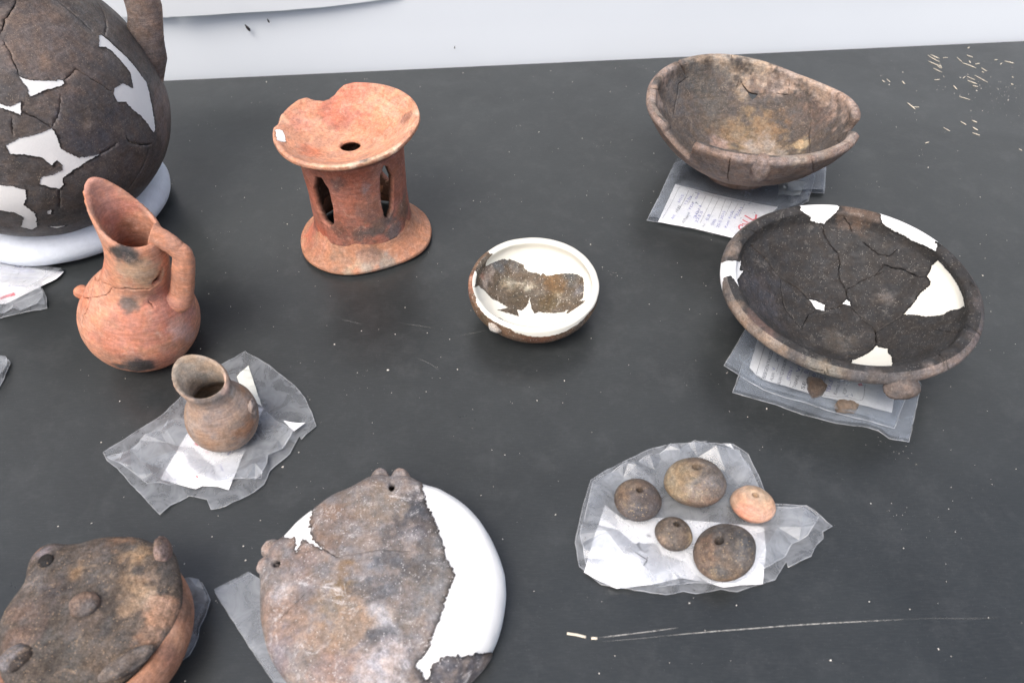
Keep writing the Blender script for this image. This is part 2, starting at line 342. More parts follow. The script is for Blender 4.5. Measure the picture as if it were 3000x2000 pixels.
   (1,0.0004,[(0.1936,5.9),(0.183,5.913),(0.1747,5.816),(0.1741,5.599),(0.1753,5.468),(0.1804,5.48),(0.1831,5.573),(0.1873,5.731),(0.1913,5.825)]),
  ],
  'spot': [
   (0.2197,4.802,1,0.01,(85,82,82)),
   (0.2212,5.163,1,0.008,(100,94,90)),
   (0.2114,4.883,1,0.006,(110,100,95)),
   (0.1964,5.161,1,0.018,(205,165,130)),
   (0.1521,4.886,1,0.008,(128,120,112)),
   (0.0755,4.909,1,0.014,(96,92,92)),
   (0.0776,5.114,1,0.009,(90,86,88)),
   (0.0726,4.716,1,0.008,(110,100,96)),
   (0.1205,5.646,1,0.028,(204,120,98)),
   (0.1172,5.99,1,0.02,(206,132,112)),
   (0.0821,5.37,1,0.02,(198,120,94)),
   (0.1075,5.774,1,0.014,(214,160,142)),
   (0.0885,5.969,1,0.01,(214,165,150)),
   (0.2523,2.839,-1,0.016,(212,142,118)),
   (0.2268,2.479,-1,0.016,(190,112,92)),
   (0.2414,2.601,-1,0.014,(200,132,112)),
   (0.2088,2.102,-1,0.012,(160,105,80)),
   (0.1231,3.58,1,0.015,(208,122,88)),
   (0.179,3.364,1,0.016,(210,120,84)),
   (0.1404,4.496,1,0.02,(218,150,118)),
   (0.1497,5.367,1,0.012,(218,160,130)),
   (0.1102,4.527,1,0.02,(208,126,98)),
   (0.1221,5.026,1,0.02,(212,132,106)),
   (0.1486,5.806,1,0.015,(206,128,106)),
   (0.253,3.142,1,0.008,(222,135,95)),
   (0.2212,4.82,1,0.012,(62,60,60)),
   (0.2188,5.089,1,0.01,(70,66,64)),
   (0.1521,4.886,1,0.006,(112,104,98)),
   (0.0738,4.906,1,0.014,(72,70,70)),
   (0.076,5.113,1,0.01,(66,64,64)),
   (0.0712,4.662,1,0.01,(92,86,84)),
   (0.193,0.23,1,0.006,(110,95,88)),
  ],
  'pt': [
   ('boss',(0.1151,184.8)),
   ('handle_foot',(0.1247,15.2)),
  ],
 },
 'smalljug': {
  'spot': [
   (0.1016,5.042,1,0.01,(98,90,86)),
   (0.102,4.422,-1,0.008,(112,100,94)),
   (0.0979,5.474,1,0.008,(108,98,92)),
   (0.1016,0.145,-1,0.006,(205,165,142)),
   (0.0605,1.886,-1,0.004,(205,165,142)),
   (0.1009,6.016,1,0.005,(190,150,130)),
   (0.1083,2.865,-1,0.008,(158,140,120)),
   (0.1079,2.291,-1,0.007,(160,142,122)),
   (0.0882,0.034,1,0.006,(170,155,140)),
   (0.049,3.889,1,0.012,(172,130,98)),
   (0.0557,5.619,1,0.012,(168,118,86)),
   (0.0537,4.889,1,0.015,(160,125,100)),
   (0.0912,2.302,-1,0.012,(105,96,86)),
   (0.0777,5.138,1,0.015,(142,122,112)),
   (0.0767,0.079,1,0.008,(160,140,128)),
   (0.0694,3.516,1,0.01,(160,125,98)),
   (0.0635,0.009,1,0.004,(120,110,105)),
   (0.0752,0.582,1,0.008,(175,130,95)),
  ],
  'pt': [
   ('scar',(0.0627,1.7)),
  ],
 },
 'standdish': {
  'hole': [
   (-1,0.0004,[(0.0814,3.19),(0.0789,3.128),(0.0782,3.003),(0.081,2.873),(0.0814,2.675),(0.0814,2.488),(0.0777,2.36),(0.0704,2.264),(0.0656,2.142),(0.0656,2.041),(0.069,1.918),(0.0732,1.86),(0.0783,1.751),(0.0814,1.586),(0.0914,1.586),(0.0914,1.693),(0.0914,1.8),(0.0914,1.907),(0.0914,2.014),(0.0914,2.121),(0.0914,2.228),(0.0914,2.335),(0.0914,2.441),(0.0914,2.548),(0.0914,2.655),(0.0914,2.762),(0.0914,2.869),(0.0914,2.976),(0.0914,3.083),(0.0914,3.19)]),
  ],
  'spot': [
   (0.0795,4.749,-1,0.01,(212,178,145)),
   (0.0805,4.932,-1,0.01,(212,180,148)),
   (0.0799,5.121,-1,0.01,(212,182,148)),
   (0.0811,5.526,-1,0.01,(215,180,148)),
   (0.0807,5.313,-1,0.01,(205,172,140)),
   (0.0736,6.084,-1,0.01,(212,172,140)),
   (0.0779,4.507,-1,0.009,(205,160,125)),
   (0.0789,0.124,-1,0.008,(215,180,150)),
   (0.0654,0.229,-1,0.01,(150,98,78)),
   (0.0605,2.842,-1,0.012,(215,140,115)),
   (0.0388,3.675,-1,0.012,(208,118,85)),
   (0.036,0.771,-1,0.02,(212,130,95)),
   (0.0519,2.038,-1,0.02,(200,112,88)),
   (0.0647,1.535,-1,0.02,(205,120,95)),
   (0.0764,2.942,-1,0.006,(222,170,140)),
   (0.0779,5.091,-1,0.005,(130,120,115)),
  ],
  'fill': [
   (-1,-0.0004,[(0.08,3.267),(0.076,3.221),(0.0712,3.212),(0.0682,3.307),(0.0676,3.496),(0.0754,3.555),(0.0798,3.544)]),
  ],
 },
 'column': {
  'hole': [
   (1,0.0004,[(0.0984,4.138),(0.0993,4.305),(0.0846,4.39),(0.0601,4.386),(0.0331,4.333),(0.0245,4.208),(0.0277,4.021),(0.0487,3.899),(0.0743,3.944)]),
   (1,0.0004,[(0.0984,7.28),(0.0993,7.447),(0.0846,7.532),(0.0601,7.528),(0.0331,7.475),(0.0245,7.35),(0.0277,7.163),(0.0487,7.041),(0.0743,7.086)]),
   (1,0.0004,[(0.1079,5.496),(0.1023,5.626),(0.0833,5.742),(0.0626,5.708),(0.0391,5.627),(0.0296,5.483),(0.0343,5.394),(0.0534,5.363),(0.077,5.379),(0.0961,5.409)]),
   (1,0.0004,[(0.1079,8.638),(0.1023,8.768),(0.0833,8.884),(0.0626,8.85),(0.0391,8.769),(0.0296,8.625),(0.0343,8.536),(0.0534,8.505),(0.077,8.521),(0.0961,8.551)]),
  ],
  'spot': [
   (0.1021,4.88,1,0.02,(170,92,70)),
   (0.0155,4.804,1,0.022,(92,78,72)),
   (0.026,5.247,1,0.018,(100,84,76)),
   (0.0203,4.449,1,0.014,(120,80,66)),
   (0.0924,4.604,1,0.01,(118,84,76)),
   (0.031,5.999,1,0.014,(128,96,78)),
   (0.059,5.123,1,0.02,(150,100,84)),
   (0.0659,3.806,1,0.014,(178,96,72)),
   (0.0115,5.533,1,0.012,(110,96,92)),
   (0.0064,3.882,1,0.012,(180,92,68)),
   (0.0852,5.906,1,0.012,(172,104,80)),
   (0.1004,5.4,1,0.01,(172,116,98)),
   (0.0835,5.094,1,0.008,(160,128,122)),
  ],
 },
 'foot': {
  'spot': [
   (0.0457,4.856,-1,0.012,(165,146,126)),
   (0.0472,5.224,-1,0.012,(150,138,125)),
   (0.052,4.603,-1,0.01,(170,146,120)),
   (0.0303,3.339,-1,0.018,(192,104,80)),
   (0.0436,0.448,-1,0.02,(192,130,98)),
   (0.0331,4.373,-1,0.015,(168,122,94)),
   (0.0282,3.956,-1,0.012,(185,120,92)),
   (0.0368,5.67,-1,0.015,(180,120,90)),
   (0.0244,4.941,-1,0.012,(140,104,86)),
  ],
 },
 'bowl': {
  'hole': [
   (-1,0.0004,[(0.181,6.124),(0.1742,6.048),(0.1609,6.03),(0.1511,5.985),(0.1626,5.896),(0.1817,5.645),(0.1933,5.645),(0.1933,5.677),(0.1933,5.709),(0.1933,5.741),(0.1933,5.773),(0.1933,5.805),(0.1933,5.837),(0.1933,5.869),(0.1933,5.901),(0.1933,5.932),(0.1933,5.964),(0.1933,5.996),(0.1933,6.028),(0.1933,6.06),(0.1933,6.092),(0.1933,6.124)]),
   (-1,0.0004,[(0.1515,1.482),(0.1435,1.433),(0.1333,1.334),(0.133,1.22),(0.1285,1.228),(0.1212,1.268),(0.1309,1.348),(0.1406,1.43)]),
   (-1,0.0004,[(0.185,3.491),(0.172,3.543),(0.164,3.648),(0.155,3.752),(0.144,3.831),(0.15,3.875),(0.16,3.883),(0.172,3.927),(0.185,3.944)]),
   (1,0.0004,[(0.1793,3.711),(0.1832,3.746),(0.1832,3.782),(0.1828,3.81),(0.1789,3.862),(0.178,3.896),(0.1661,3.867),(0.1671,3.826),(0.178,3.818),(0.1824,3.768)]),
   (-1,0.0004,[(0.185,2.269),(0.176,2.251),(0.168,2.208),(0.157,2.155),(0.166,2.173),(0.176,2.199),(0.185,2.199)]),
  ],
  'crack': [
   (2.2,[(0.1832,1.607),(0.1793,1.592)]),
   (1.8,[(0.1832,1.039),(0.1831,1.0)]),
   (1.0,[(0.183,2.896),(0.1685,2.718)]),
   (1.3,[(0.1803,4.26),(0.179,4.293),(0.1148,4.3)]),
   (0.9,[(0.1829,5.009),(0.1801,5.005)]),
   (0.7,[(0.1516,1.474),(0.1405,1.497),(0.1313,1.526)]),
   (0.7,[(0.1439,5.898),(0.1826,5.415)]),
   (1.0,[(0.1244,0.322),(0.1087,0.158),(0.1811,-1.293)]),
   (0.8,[(0.159,2.129),(0.1542,2.305),(0.1409,2.394),(0.1315,2.541),(0.1232,2.683)]),
   (0.6,[(0.1696,0.912),(0.1471,0.842)]),
   (0.9,[(0.1413,1.004),(0.1468,0.84)]),
  ],
  'spot': [
   (0.0513,0.875,-1,0.045,(122,106,80)),
   (0.0791,0.793,-1,0.03,(122,96,70)),
   (0.0626,1.643,-1,0.03,(120,98,74)),
   (0.1515,0.372,-1,0.04,(100,82,74)),
   (0.1337,1.422,-1,0.01,(145,127,107)),
   (0.1542,1.238,-1,0.02,(125,103,89)),
   (0.1574,1.051,-1,0.015,(118,100,90)),
   (0.1819,1.774,-1,0.026999999999999996,(168,150,131)),
   (0.1798,2.018,-1,0.0225,(164,145,127)),
   (0.1832,1.341,-1,0.026999999999999996,(170,151,131)),
   (0.1832,0.906,-1,0.024,(172,147,130)),
   (0.1824,0.528,-1,0.026999999999999996,(167,143,125)),
   (0.1808,0.061,-1,0.026999999999999996,(170,144,129)),
   (0.1799,2.463,-1,0.026999999999999996,(165,141,127)),
   (0.1795,2.981,-1,0.026999999999999996,(154,133,120)),
   (0.179,3.238,-1,0.015,(138,122,109)),
   (0.1825,4.505,1,0.035,(129,113,107)),
   (0.1733,4.049,1,0.025,(112,92,82)),
   (0.183,5.108,-1,0.025,(147,131,119)),
   (0.1783,5.51,-1,0.026999999999999996,(160,141,128)),
   (0.1423,4.174,1,0.025,(114,100,95)),
   (0.0512,2.139,-1,0.015,(136,115,108)),
   (0.0465,0.549,-1,0.026999999999999996,(147,132,119)),
   (0.1832,4.888,-1,0.026999999999999996,(147,132,119)),
   (0.1819,3.659,1,0.02,(118,100,90)),
   (0.1343,2.514,-1,0.02,(88,82,80)),
   (0.131,1.974,-1,0.03,(84,78,74)),
   (0.0949,0.098,-1,0.01,(167,141,104)),
   (0.1527,2.266,-1,0.03,(78,74,72)),
   (0.1569,1.967,-1,0.03,(82,78,74)),
   (0.1138,1.89,-1,0.03,(84,78,72)),
  ],
  'pt': [
   ('lug',(0.1621,262.1)),
  ],
 },
 'bigpot': {
  'fill': [
   (1,0.0006,[(0.3458,6.246),(0.3439,6.278),(0.3358,6.291),(0.3266,6.292),(0.3137,6.311),(0.2983,6.33),(0.2873,6.339),(0.2757,6.354),(0.2645,6.306),(0.25,6.239),(0.2304,6.168),(0.2295,6.13),(0.2387,6.114),(0.2573,6.085),(0.2691,6.041),(0.2817,6.011),(0.2871,5.948),(0.296,5.954),(0.3,5.991),(0.2976,6.093),(0.2862,6.155),(0.2995,6.228),(0.3122,6.223),(0.3275,6.219),(0.3341,6.199),(0.3387,6.138)]),
   (1,0.0006,[(0.3483,5.391),(0.3437,5.422),(0.3369,5.544),(0.3316,5.673),(0.3274,5.655),(0.3289,5.507),(0.3274,5.385),(0.3356,5.403),(0.3439,5.392)]),
   (1,0.0006,[(0.3291,5.159),(0.3276,5.181),(0.3231,5.234),(0.3252,5.315),(0.3129,5.277),(0.318,5.244),(0.324,5.171),(0.3247,5.146)]),
   (1,0.0006,[(0.2876,5.103),(0.2921,5.204),(0.2932,5.421),(0.2833,5.423),(0.2703,5.411),(0.2601,5.462),(0.2548,5.487),(0.2483,5.629),(0.2475,5.537),(0.2436,5.416),(0.2385,5.336),(0.2316,5.325),(0.2272,5.288),(0.2389,5.186),(0.2461,5.217),(0.2455,5.303),(0.2471,5.359),(0.2537,5.37),(0.2598,5.355),(0.2558,5.311),(0.2668,5.278),(0.2741,5.191),(0.2782,5.104)]),
   (1,0.0006,[(0.2473,4.915),(0.2453,4.958),(0.2424,5.023),(0.2352,5.09),(0.2256,5.071),(0.2174,5.031),(0.2009,5.064),(0.1719,5.0),(0.165,4.943),(0.1769,4.893),(0.1973,4.976),(0.2077,4.941),(0.2129,4.868),(0.215,4.824)]),
   (1,0.0006,[(0.2004,5.141),(0.2021,5.174),(0.1936,5.152),(0.193,5.13)]),
   (1,0.0006,[(0.17,5.068),(0.1573,5.21),(0.1553,5.11)]),
  ],
  'crack': [
   (0.675,[(0.3916,6.249),(0.3742,6.237),(0.3529,6.222)]),
   (0.9750000000000001,[(0.3557,0.441),(0.3491,0.327),(0.3454,0.183),(0.3417,0.016)]),
   (0.9750000000000001,[(0.415,5.831),(0.4021,5.545),(0.3886,5.429)]),
   (0.75,[(0.3825,5.425),(0.3669,5.415),(0.3482,5.395)]),
   (0.8250000000000001,[(0.3309,5.674),(0.3347,5.803),(0.3326,5.819),(0.3176,5.877),(0.2982,5.956)]),
   (0.8999999999999999,[(0.3163,5.291),(0.3078,5.356),(0.2932,5.421)]),
   (0.75,[(0.2481,5.626),(0.2485,5.711),(0.2495,5.785)]),
   (1.7999999999999998,[(0.252,5.87),(0.2426,5.874),(0.2304,5.959),(0.2209,6.065)]),
   (1.0499999999999998,[(0.2188,6.019),(0.2064,5.946),(0.1959,5.845),(0.1851,5.758)]),
   (0.5249999999999999,[(0.3189,5.583),(0.3045,5.508),(0.2941,5.424)]),
   (0.5249999999999999,[(0.2272,5.288),(0.2018,5.23)]),
   (0.44999999999999996,[(0.3131,5.215),(0.2963,5.172)]),
  ],
  'spot': [
   (0.3713,5.761,1,0.045,(116,98,90)),
   (0.3525,5.823,1,0.03,(108,94,88)),
   (0.3564,5.625,1,0.008,(150,125,108)),
   (0.2823,5.65,1,0.008,(165,142,122)),
   (0.371,0.184,1,0.04,(104,98,94)),
   (0.3275,0.552,1,0.03,(98,92,88)),
   (0.2423,0.193,1,0.025,(125,104,96)),
   (0.2196,0.016,1,0.025,(120,102,96)),
   (0.2495,0.544,1,0.025,(120,104,98)),
   (0.2052,5.231,1,0.05,(80,75,73)),
   (0.2646,5.635,1,0.03,(82,78,82)),
   (0.2121,5.867,1,0.025,(96,84,78)),
   (0.3972,5.69,1,0.04,(112,96,88)),
   (0.2803,0.02,1,0.01,(130,125,122)),
  ],
 },
 'lid': {
  'hole': [
   (-1,0.0004,[(0.0522,2.39),(0.051,2.409),(0.0505,2.435),(0.0509,2.461),(0.0522,2.481),(0.0539,2.49),(0.0558,2.488),(0.0573,2.477),(0.0583,2.459),(0.0587,2.437),(0.0583,2.415),(0.0573,2.397),(0.0558,2.384),(0.0539,2.382)]),
  ],
  'spot': [
   (0.041,0.394,-1,0.012,(175,144,112)),
   (0.0491,1.075,-1,0.012,(160,128,95)),
   (0.0583,0.007,-1,0.012,(178,134,106)),
   (0.0544,5.878,-1,0.01,(170,130,104)),
   (0.06,1.513,-1,0.01,(172,128,96)),
   (0.0495,0.542,-1,0.01,(168,136,110)),
   (0.0644,2.363,-1,0.008,(142,126,126)),
   (0.0716,2.429,-1,0.006,(182,128,106)),
   (0.0735,2.521,-1,0.005,(175,130,118)),
   (0.0203,6.152,-1,0.014,(76,70,66)),
   (0.0354,4.74,-1,0.022,(86,79,72)),
   (0.046,3.198,-1,0.014,(118,98,88)),
   (0.0486,1.739,-1,0.01,(100,88,80)),
   (0.0332,0.036,-1,0.008,(150,126,104)),
   (0.0312,2.11,-1,0.008,(140,112,84)),
   (0.0311,2.666,-1,0.012,(92,82,78)),
   (0.0538,2.71,-1,0.01,(120,112,108)),
   (0.0502,5.416,-1,0.012,(100,86,74)),
   (0.0475,3.755,-1,0.012,(110,90,80)),
   (0.0132,5.2,-1,0.012,(110,98,90)),
  ],
  'pt': [
   ('knob',(0.0015,27.1)),
   ('lug_back',(0.0632,51.5)),
   ('ridge',(0.0601,318.1)),
   ('lug_front',(0.0509,227.3)),
   ('lug_stud',(0.0549,139.8)),
  ],
 },
 'lower': {
  'spot': [
   (0.0916,0.233,1,0.012,(120,88,70)),
   (0.0912,5.997,1,0.012,(150,100,78)),
   (0.0907,6.216,1,0.01,(176,128,98)),
   (0.0934,0.504,1,0.008,(92,72,62)),
  ],
 },
}
WALLPT = {
 'white_sheet': [(0.0285,0.1416),(0.0295,0.1107),(0.058,0.1098),(0.0882,0.1095),(0.1338,0.1102),(0.1591,0.1099),(0.21,0.1099),(0.2796,0.1122),(0.3395,0.1162),(0.3812,0.1194),(0.4048,0.1218)],
 'side_sheet': [(-0.0562,0.1114),(-0.0193,0.1098),(0.0053,0.1085),(0.0299,0.1067)],
 'insect': [(0.1481,0.0807)],
 'insect_two': [(0.184,0.0914)],
 'insect_three': [(0.4903,0.0324)],
}
# writing on the cards: (card, ink, words, start, end) and pen strokes (card, ink, width, line)
WORDS = [
 ('dish', 'k', 'BEBGEN/YASSED', (0.273, 0.5332), (0.2917, 0.5744)),
 ('dish', 'k', 'ALAN', (0.28, 0.5299), (0.2854, 0.5408)),
 ('dish', 'b', 'V', (0.2858, 0.5444), (0.2879, 0.5488)),
 ('dish', 'k', 'SAIT', (0.2924, 0.5578), (0.2976, 0.5669)),
 ('dish', 'k', 'ALAN IÇI KONUM', (0.2868, 0.5246), (0.3032, 0.5598)),
 ('dish', 'b', '(CON 5', (0.2983, 0.5312), (0.3076, 0.5496)),
 ('dish', 'k', 'TABAKA', (0.3022, 0.5196), (0.3108, 0.5372)),
 ('dish', 'b', 'VI', (0.3117, 0.542), (0.3167, 0.5508)),
 ('dish', 'k', 'SE', (0.3105, 0.5177), (0.3161, 0.5285)),
 ('dish', 'b', 'EL', (0.3202, 0.5404), (0.323, 0.5452)),
 ('dish', 'b', 'TEKLE', (0.3363, 0.5134), (0.3453, 0.5309)),
 ('dish', 'k', 'Kirmizi N', (0.343, 0.5104), (0.3535, 0.5297)),
 ('dish', 'k', 'KSP', (0.3529, 0.5112), (0.3571, 0.5188)),
 ('dish', 'b', '10', (0.3252, 0.5324), (0.3299, 0.5396)),
 ('dish', 'b', '57', (0.3332, 0.5301), (0.3365, 0.5356)),
 ('bowl', 'b', '5015', (0.2327, 0.8613), (0.2416, 0.88)),
 ('bowl', 'b', '13.ba', (0.2413, 0.8582), (0.2522, 0.8773)),
 ('bowl', 'b', 'YDI', (0.2438, 0.8436), (0.2528, 0.8603)),
 ('bowl', 'b', 'od', (0.2573, 0.8698), (0.2641, 0.8838)),
 ('bowl', 'b', 'AN', (0.2178, 0.8238), (0.2224, 0.8324)),
 ('bowl', 'k', 'AKRE', (0.2258, 0.8385), (0.2331, 0.854)),
 ('bowl', 'b', '25.5.2015', (0.276, 0.8055), (0.2924, 0.8415)),
 ('bowl', 'b', '30/1', (0.2487, 0.8253), (0.2617, 0.854)),
 ('bowl', 'b', '223.5', (0.249, 0.8163), (0.2614, 0.8415)),
 ('bowl', 'b', '0.8', (0.2641, 0.8213), (0.2702, 0.8344)),
 ('bowl', 'b', '5005', (0.2697, 0.8104), (0.2764, 0.8233)),
 ('bowl', 'b', 'Kem Kirik', (0.2867, 0.805), (0.3037, 0.8426)),
 ('bowl', 'b', 'P5/61', (0.3029, 0.8253), (0.3176, 0.8498)),
 ('bowl', 'k', 'KOT', (0.2313, 0.8153), (0.2358, 0.8243)),
 ('bowl', 'k', 'TABAKA', (0.2361, 0.8223), (0.2436, 0.8385)),
 ('bowl', 'k', 'SEVIYE', (0.2557, 0.8064), (0.26, 0.8133)),
]
STROKES = [
 ('dish','k',0.0004,[(0.2647,0.54),(0.2744,0.5615),(0.2839,0.5825)]),
 ('dish','k',0.0004,[(0.2647,0.5388),(0.2727,0.5307),(0.2868,0.5229),(0.2993,0.5186),(0.3111,0.5144),(0.3301,0.5091),(0.3534,0.5072),(0.3674,0.5036),(0.3777,0.5246)]),
 ('dish','k',0.0003,[(0.2873,0.5432),(0.2933,0.5557)]),
 ('dish','k',0.0003,[(0.3125,0.5396),(0.3178,0.548)]),
 ('dish','k',0.0003,[(0.3184,0.5316),(0.3236,0.5428)]),
 ('dish','k',0.0003,[(0.3268,0.5309),(0.3317,0.5396)]),
 ('dish','k',0.0003,[(0.3337,0.5246),(0.3381,0.5348)]),
 ('dish','k',0.0003,[(0.2968,0.5238),(0.2994,0.5293)]),
 ('dish','r',0.0035,[(0.3703,0.5246),(0.3746,0.5251)]),
 ('bowl','k',0.0004,[(0.203,0.8243),(0.2198,0.8582),(0.2394,0.9001),(0.2515,0.8942),(0.2656,0.8871),(0.2828,0.8771),(0.3061,0.8677),(0.3236,0.8619),(0.3407,0.855)]),
 ('bowl','k',0.0005,[(0.2294,0.8457),(0.2397,0.8677),(0.2501,0.8915)]),
 ('bowl','k',0.0004,[(0.243,0.8571),(0.2555,0.8838)]),
 ('bowl','k',0.0004,[(0.2506,0.8324),(0.2725,0.8795)]),
 ('bowl','k',0.0004,[(0.2533,0.8163),(0.2811,0.8752)]),
 ('bowl','k',0.0004,[(0.2644,0.8213),(0.2895,0.873)]),
 ('bowl','k',0.0004,[(0.2792,0.8253),(0.2977,0.8698)]),
 ('bowl','k',0.0004,[(0.2895,0.8313),(0.3054,0.8645)]),
 ('bowl','k',0.0004,[(0.2991,0.8334),(0.3133,0.8603)]),
 ('bowl','k',0.0004,[(0.3084,0.8313),(0.3224,0.8592)]),
 ('bowl','k',0.002,[(0.2498,0.8629),(0.2516,0.8622)]),
 ('bowl','k',0.0022,[(0.2547,0.8624),(0.2567,0.8611)]),
 ('bowl','k',0.0014,[(0.2578,0.886),(0.2615,0.8838)]),
 ('bowl','r',0.0024,[(0.3062,0.8021),(0.3036,0.8025),(0.3031,0.8064),(0.3047,0.8099),(0.3076,0.8114),(0.3088,0.8089)]),
 ('bowl','r',0.0024,[(0.3113,0.8233),(0.3149,0.8188),(0.3177,0.8163)]),
 ('bowl','r',0.0024,[(0.3087,0.8138),(0.313,0.8128),(0.3167,0.8133),(0.3212,0.8173)]),
 ('bowl','r',0.0026,[(0.3163,0.8324),(0.3209,0.8268),(0.3249,0.8228),(0.3293,0.8248),(0.3327,0.8344)]),
 ('whorls','k',0.0011,[(0.1106,0.3325),(0.1141,0.3297),(0.1181,0.3267),(0.1203,0.3249),(0.1186,0.3221),(0.1165,0.3194)]),
 ('whorls','k',0.0011,[(0.1206,0.3274),(0.121,0.3263)]),
 ('whorls','k',0.0011,[(0.1163,0.3418),(0.1146,0.3414),(0.1142,0.34),(0.115,0.3376),(0.1168,0.3347),(0.1194,0.3329),(0.1213,0.3332),(0.1228,0.335)]),
 ('whorls','k',0.0014,[(0.1231,0.3499),(0.1267,0.3477)]),
 ('whorls','k',0.0005,[(0.1142,0.3477),(0.1152,0.3462)]),
 ('whorls','k',0.0004,[(0.1176,0.3506),(0.1196,0.3508)]),
 ('smalljug','r',0.002,[(-0.3197,0.4529),(-0.3158,0.4497)]),
 ('smalljug','r',0.001,[(-0.3075,0.4132),(-0.3049,0.4119)]),
 ('smalljug','b',0.0006,[(-0.28,0.446),(-0.2831,0.4375)]),
 ('smalljug','b',0.0005,[(-0.2873,0.4269),(-0.2829,0.4193)]),
 ('smalljug','r',0.0005,[(-0.3067,0.4425),(-0.3028,0.441)]),
 ('pot','r',0.003,[(-0.6171,0.6657),(-0.6132,0.672),(-0.6051,0.6765)]),
 ('pot','r',0.003,[(-0.6138,0.6694),(-0.6081,0.672),(-0.603,0.674)]),
 ('pot','b',0.0005,[(-0.649,0.7329),(-0.6327,0.7288),(-0.6201,0.7247),(-0.601,0.7178)]),
 ('pot','b',0.0005,[(-0.6461,0.7269),(-0.626,0.7219),(-0.6063,0.7178)]),
 ('pot','b',0.0005,[(-0.6438,0.7219),(-0.6197,0.7159),(-0.5966,0.7159)]),
 ('pot','k',0.0005,[(-0.6399,0.7138),(-0.6121,0.7111),(-0.5866,0.7132)]),
 ('pot','b',0.0005,[(-0.6367,0.7071),(-0.6126,0.7044),(-0.5886,0.7057)]),
 ('pot','k',0.0004,[(-0.6336,0.7004),(-0.6116,0.6983),(-0.5939,0.6978)]),
 ('pot','b',0.0004,[(-0.6298,0.6925),(-0.613,0.6899),(-0.5971,0.6894)]),
]
# spindle whorls: centre, radius, axis, height factor
WHORLS = {
 'big': ((0.1717, 0.3938, 0.0226), 0.0289, (-0.058, 0.277, 0.959), 0.68),
 'left': ((0.1161, 0.3768, 0.0191), 0.0221, (0.028, 0.105, 0.994), 0.72),
 'orange': ((0.2223, 0.3737, 0.0165), 0.0205, (0.038, 0.188, 0.981), 0.64),
 'tiny': ((0.1446, 0.3432, 0.0164), 0.0172, (0.128, 0.235, 0.964), 0.76),
 'front': ((0.1854, 0.3227, 0.0215), 0.0272, (-0.424, 0.14, 0.895), 0.68),
}
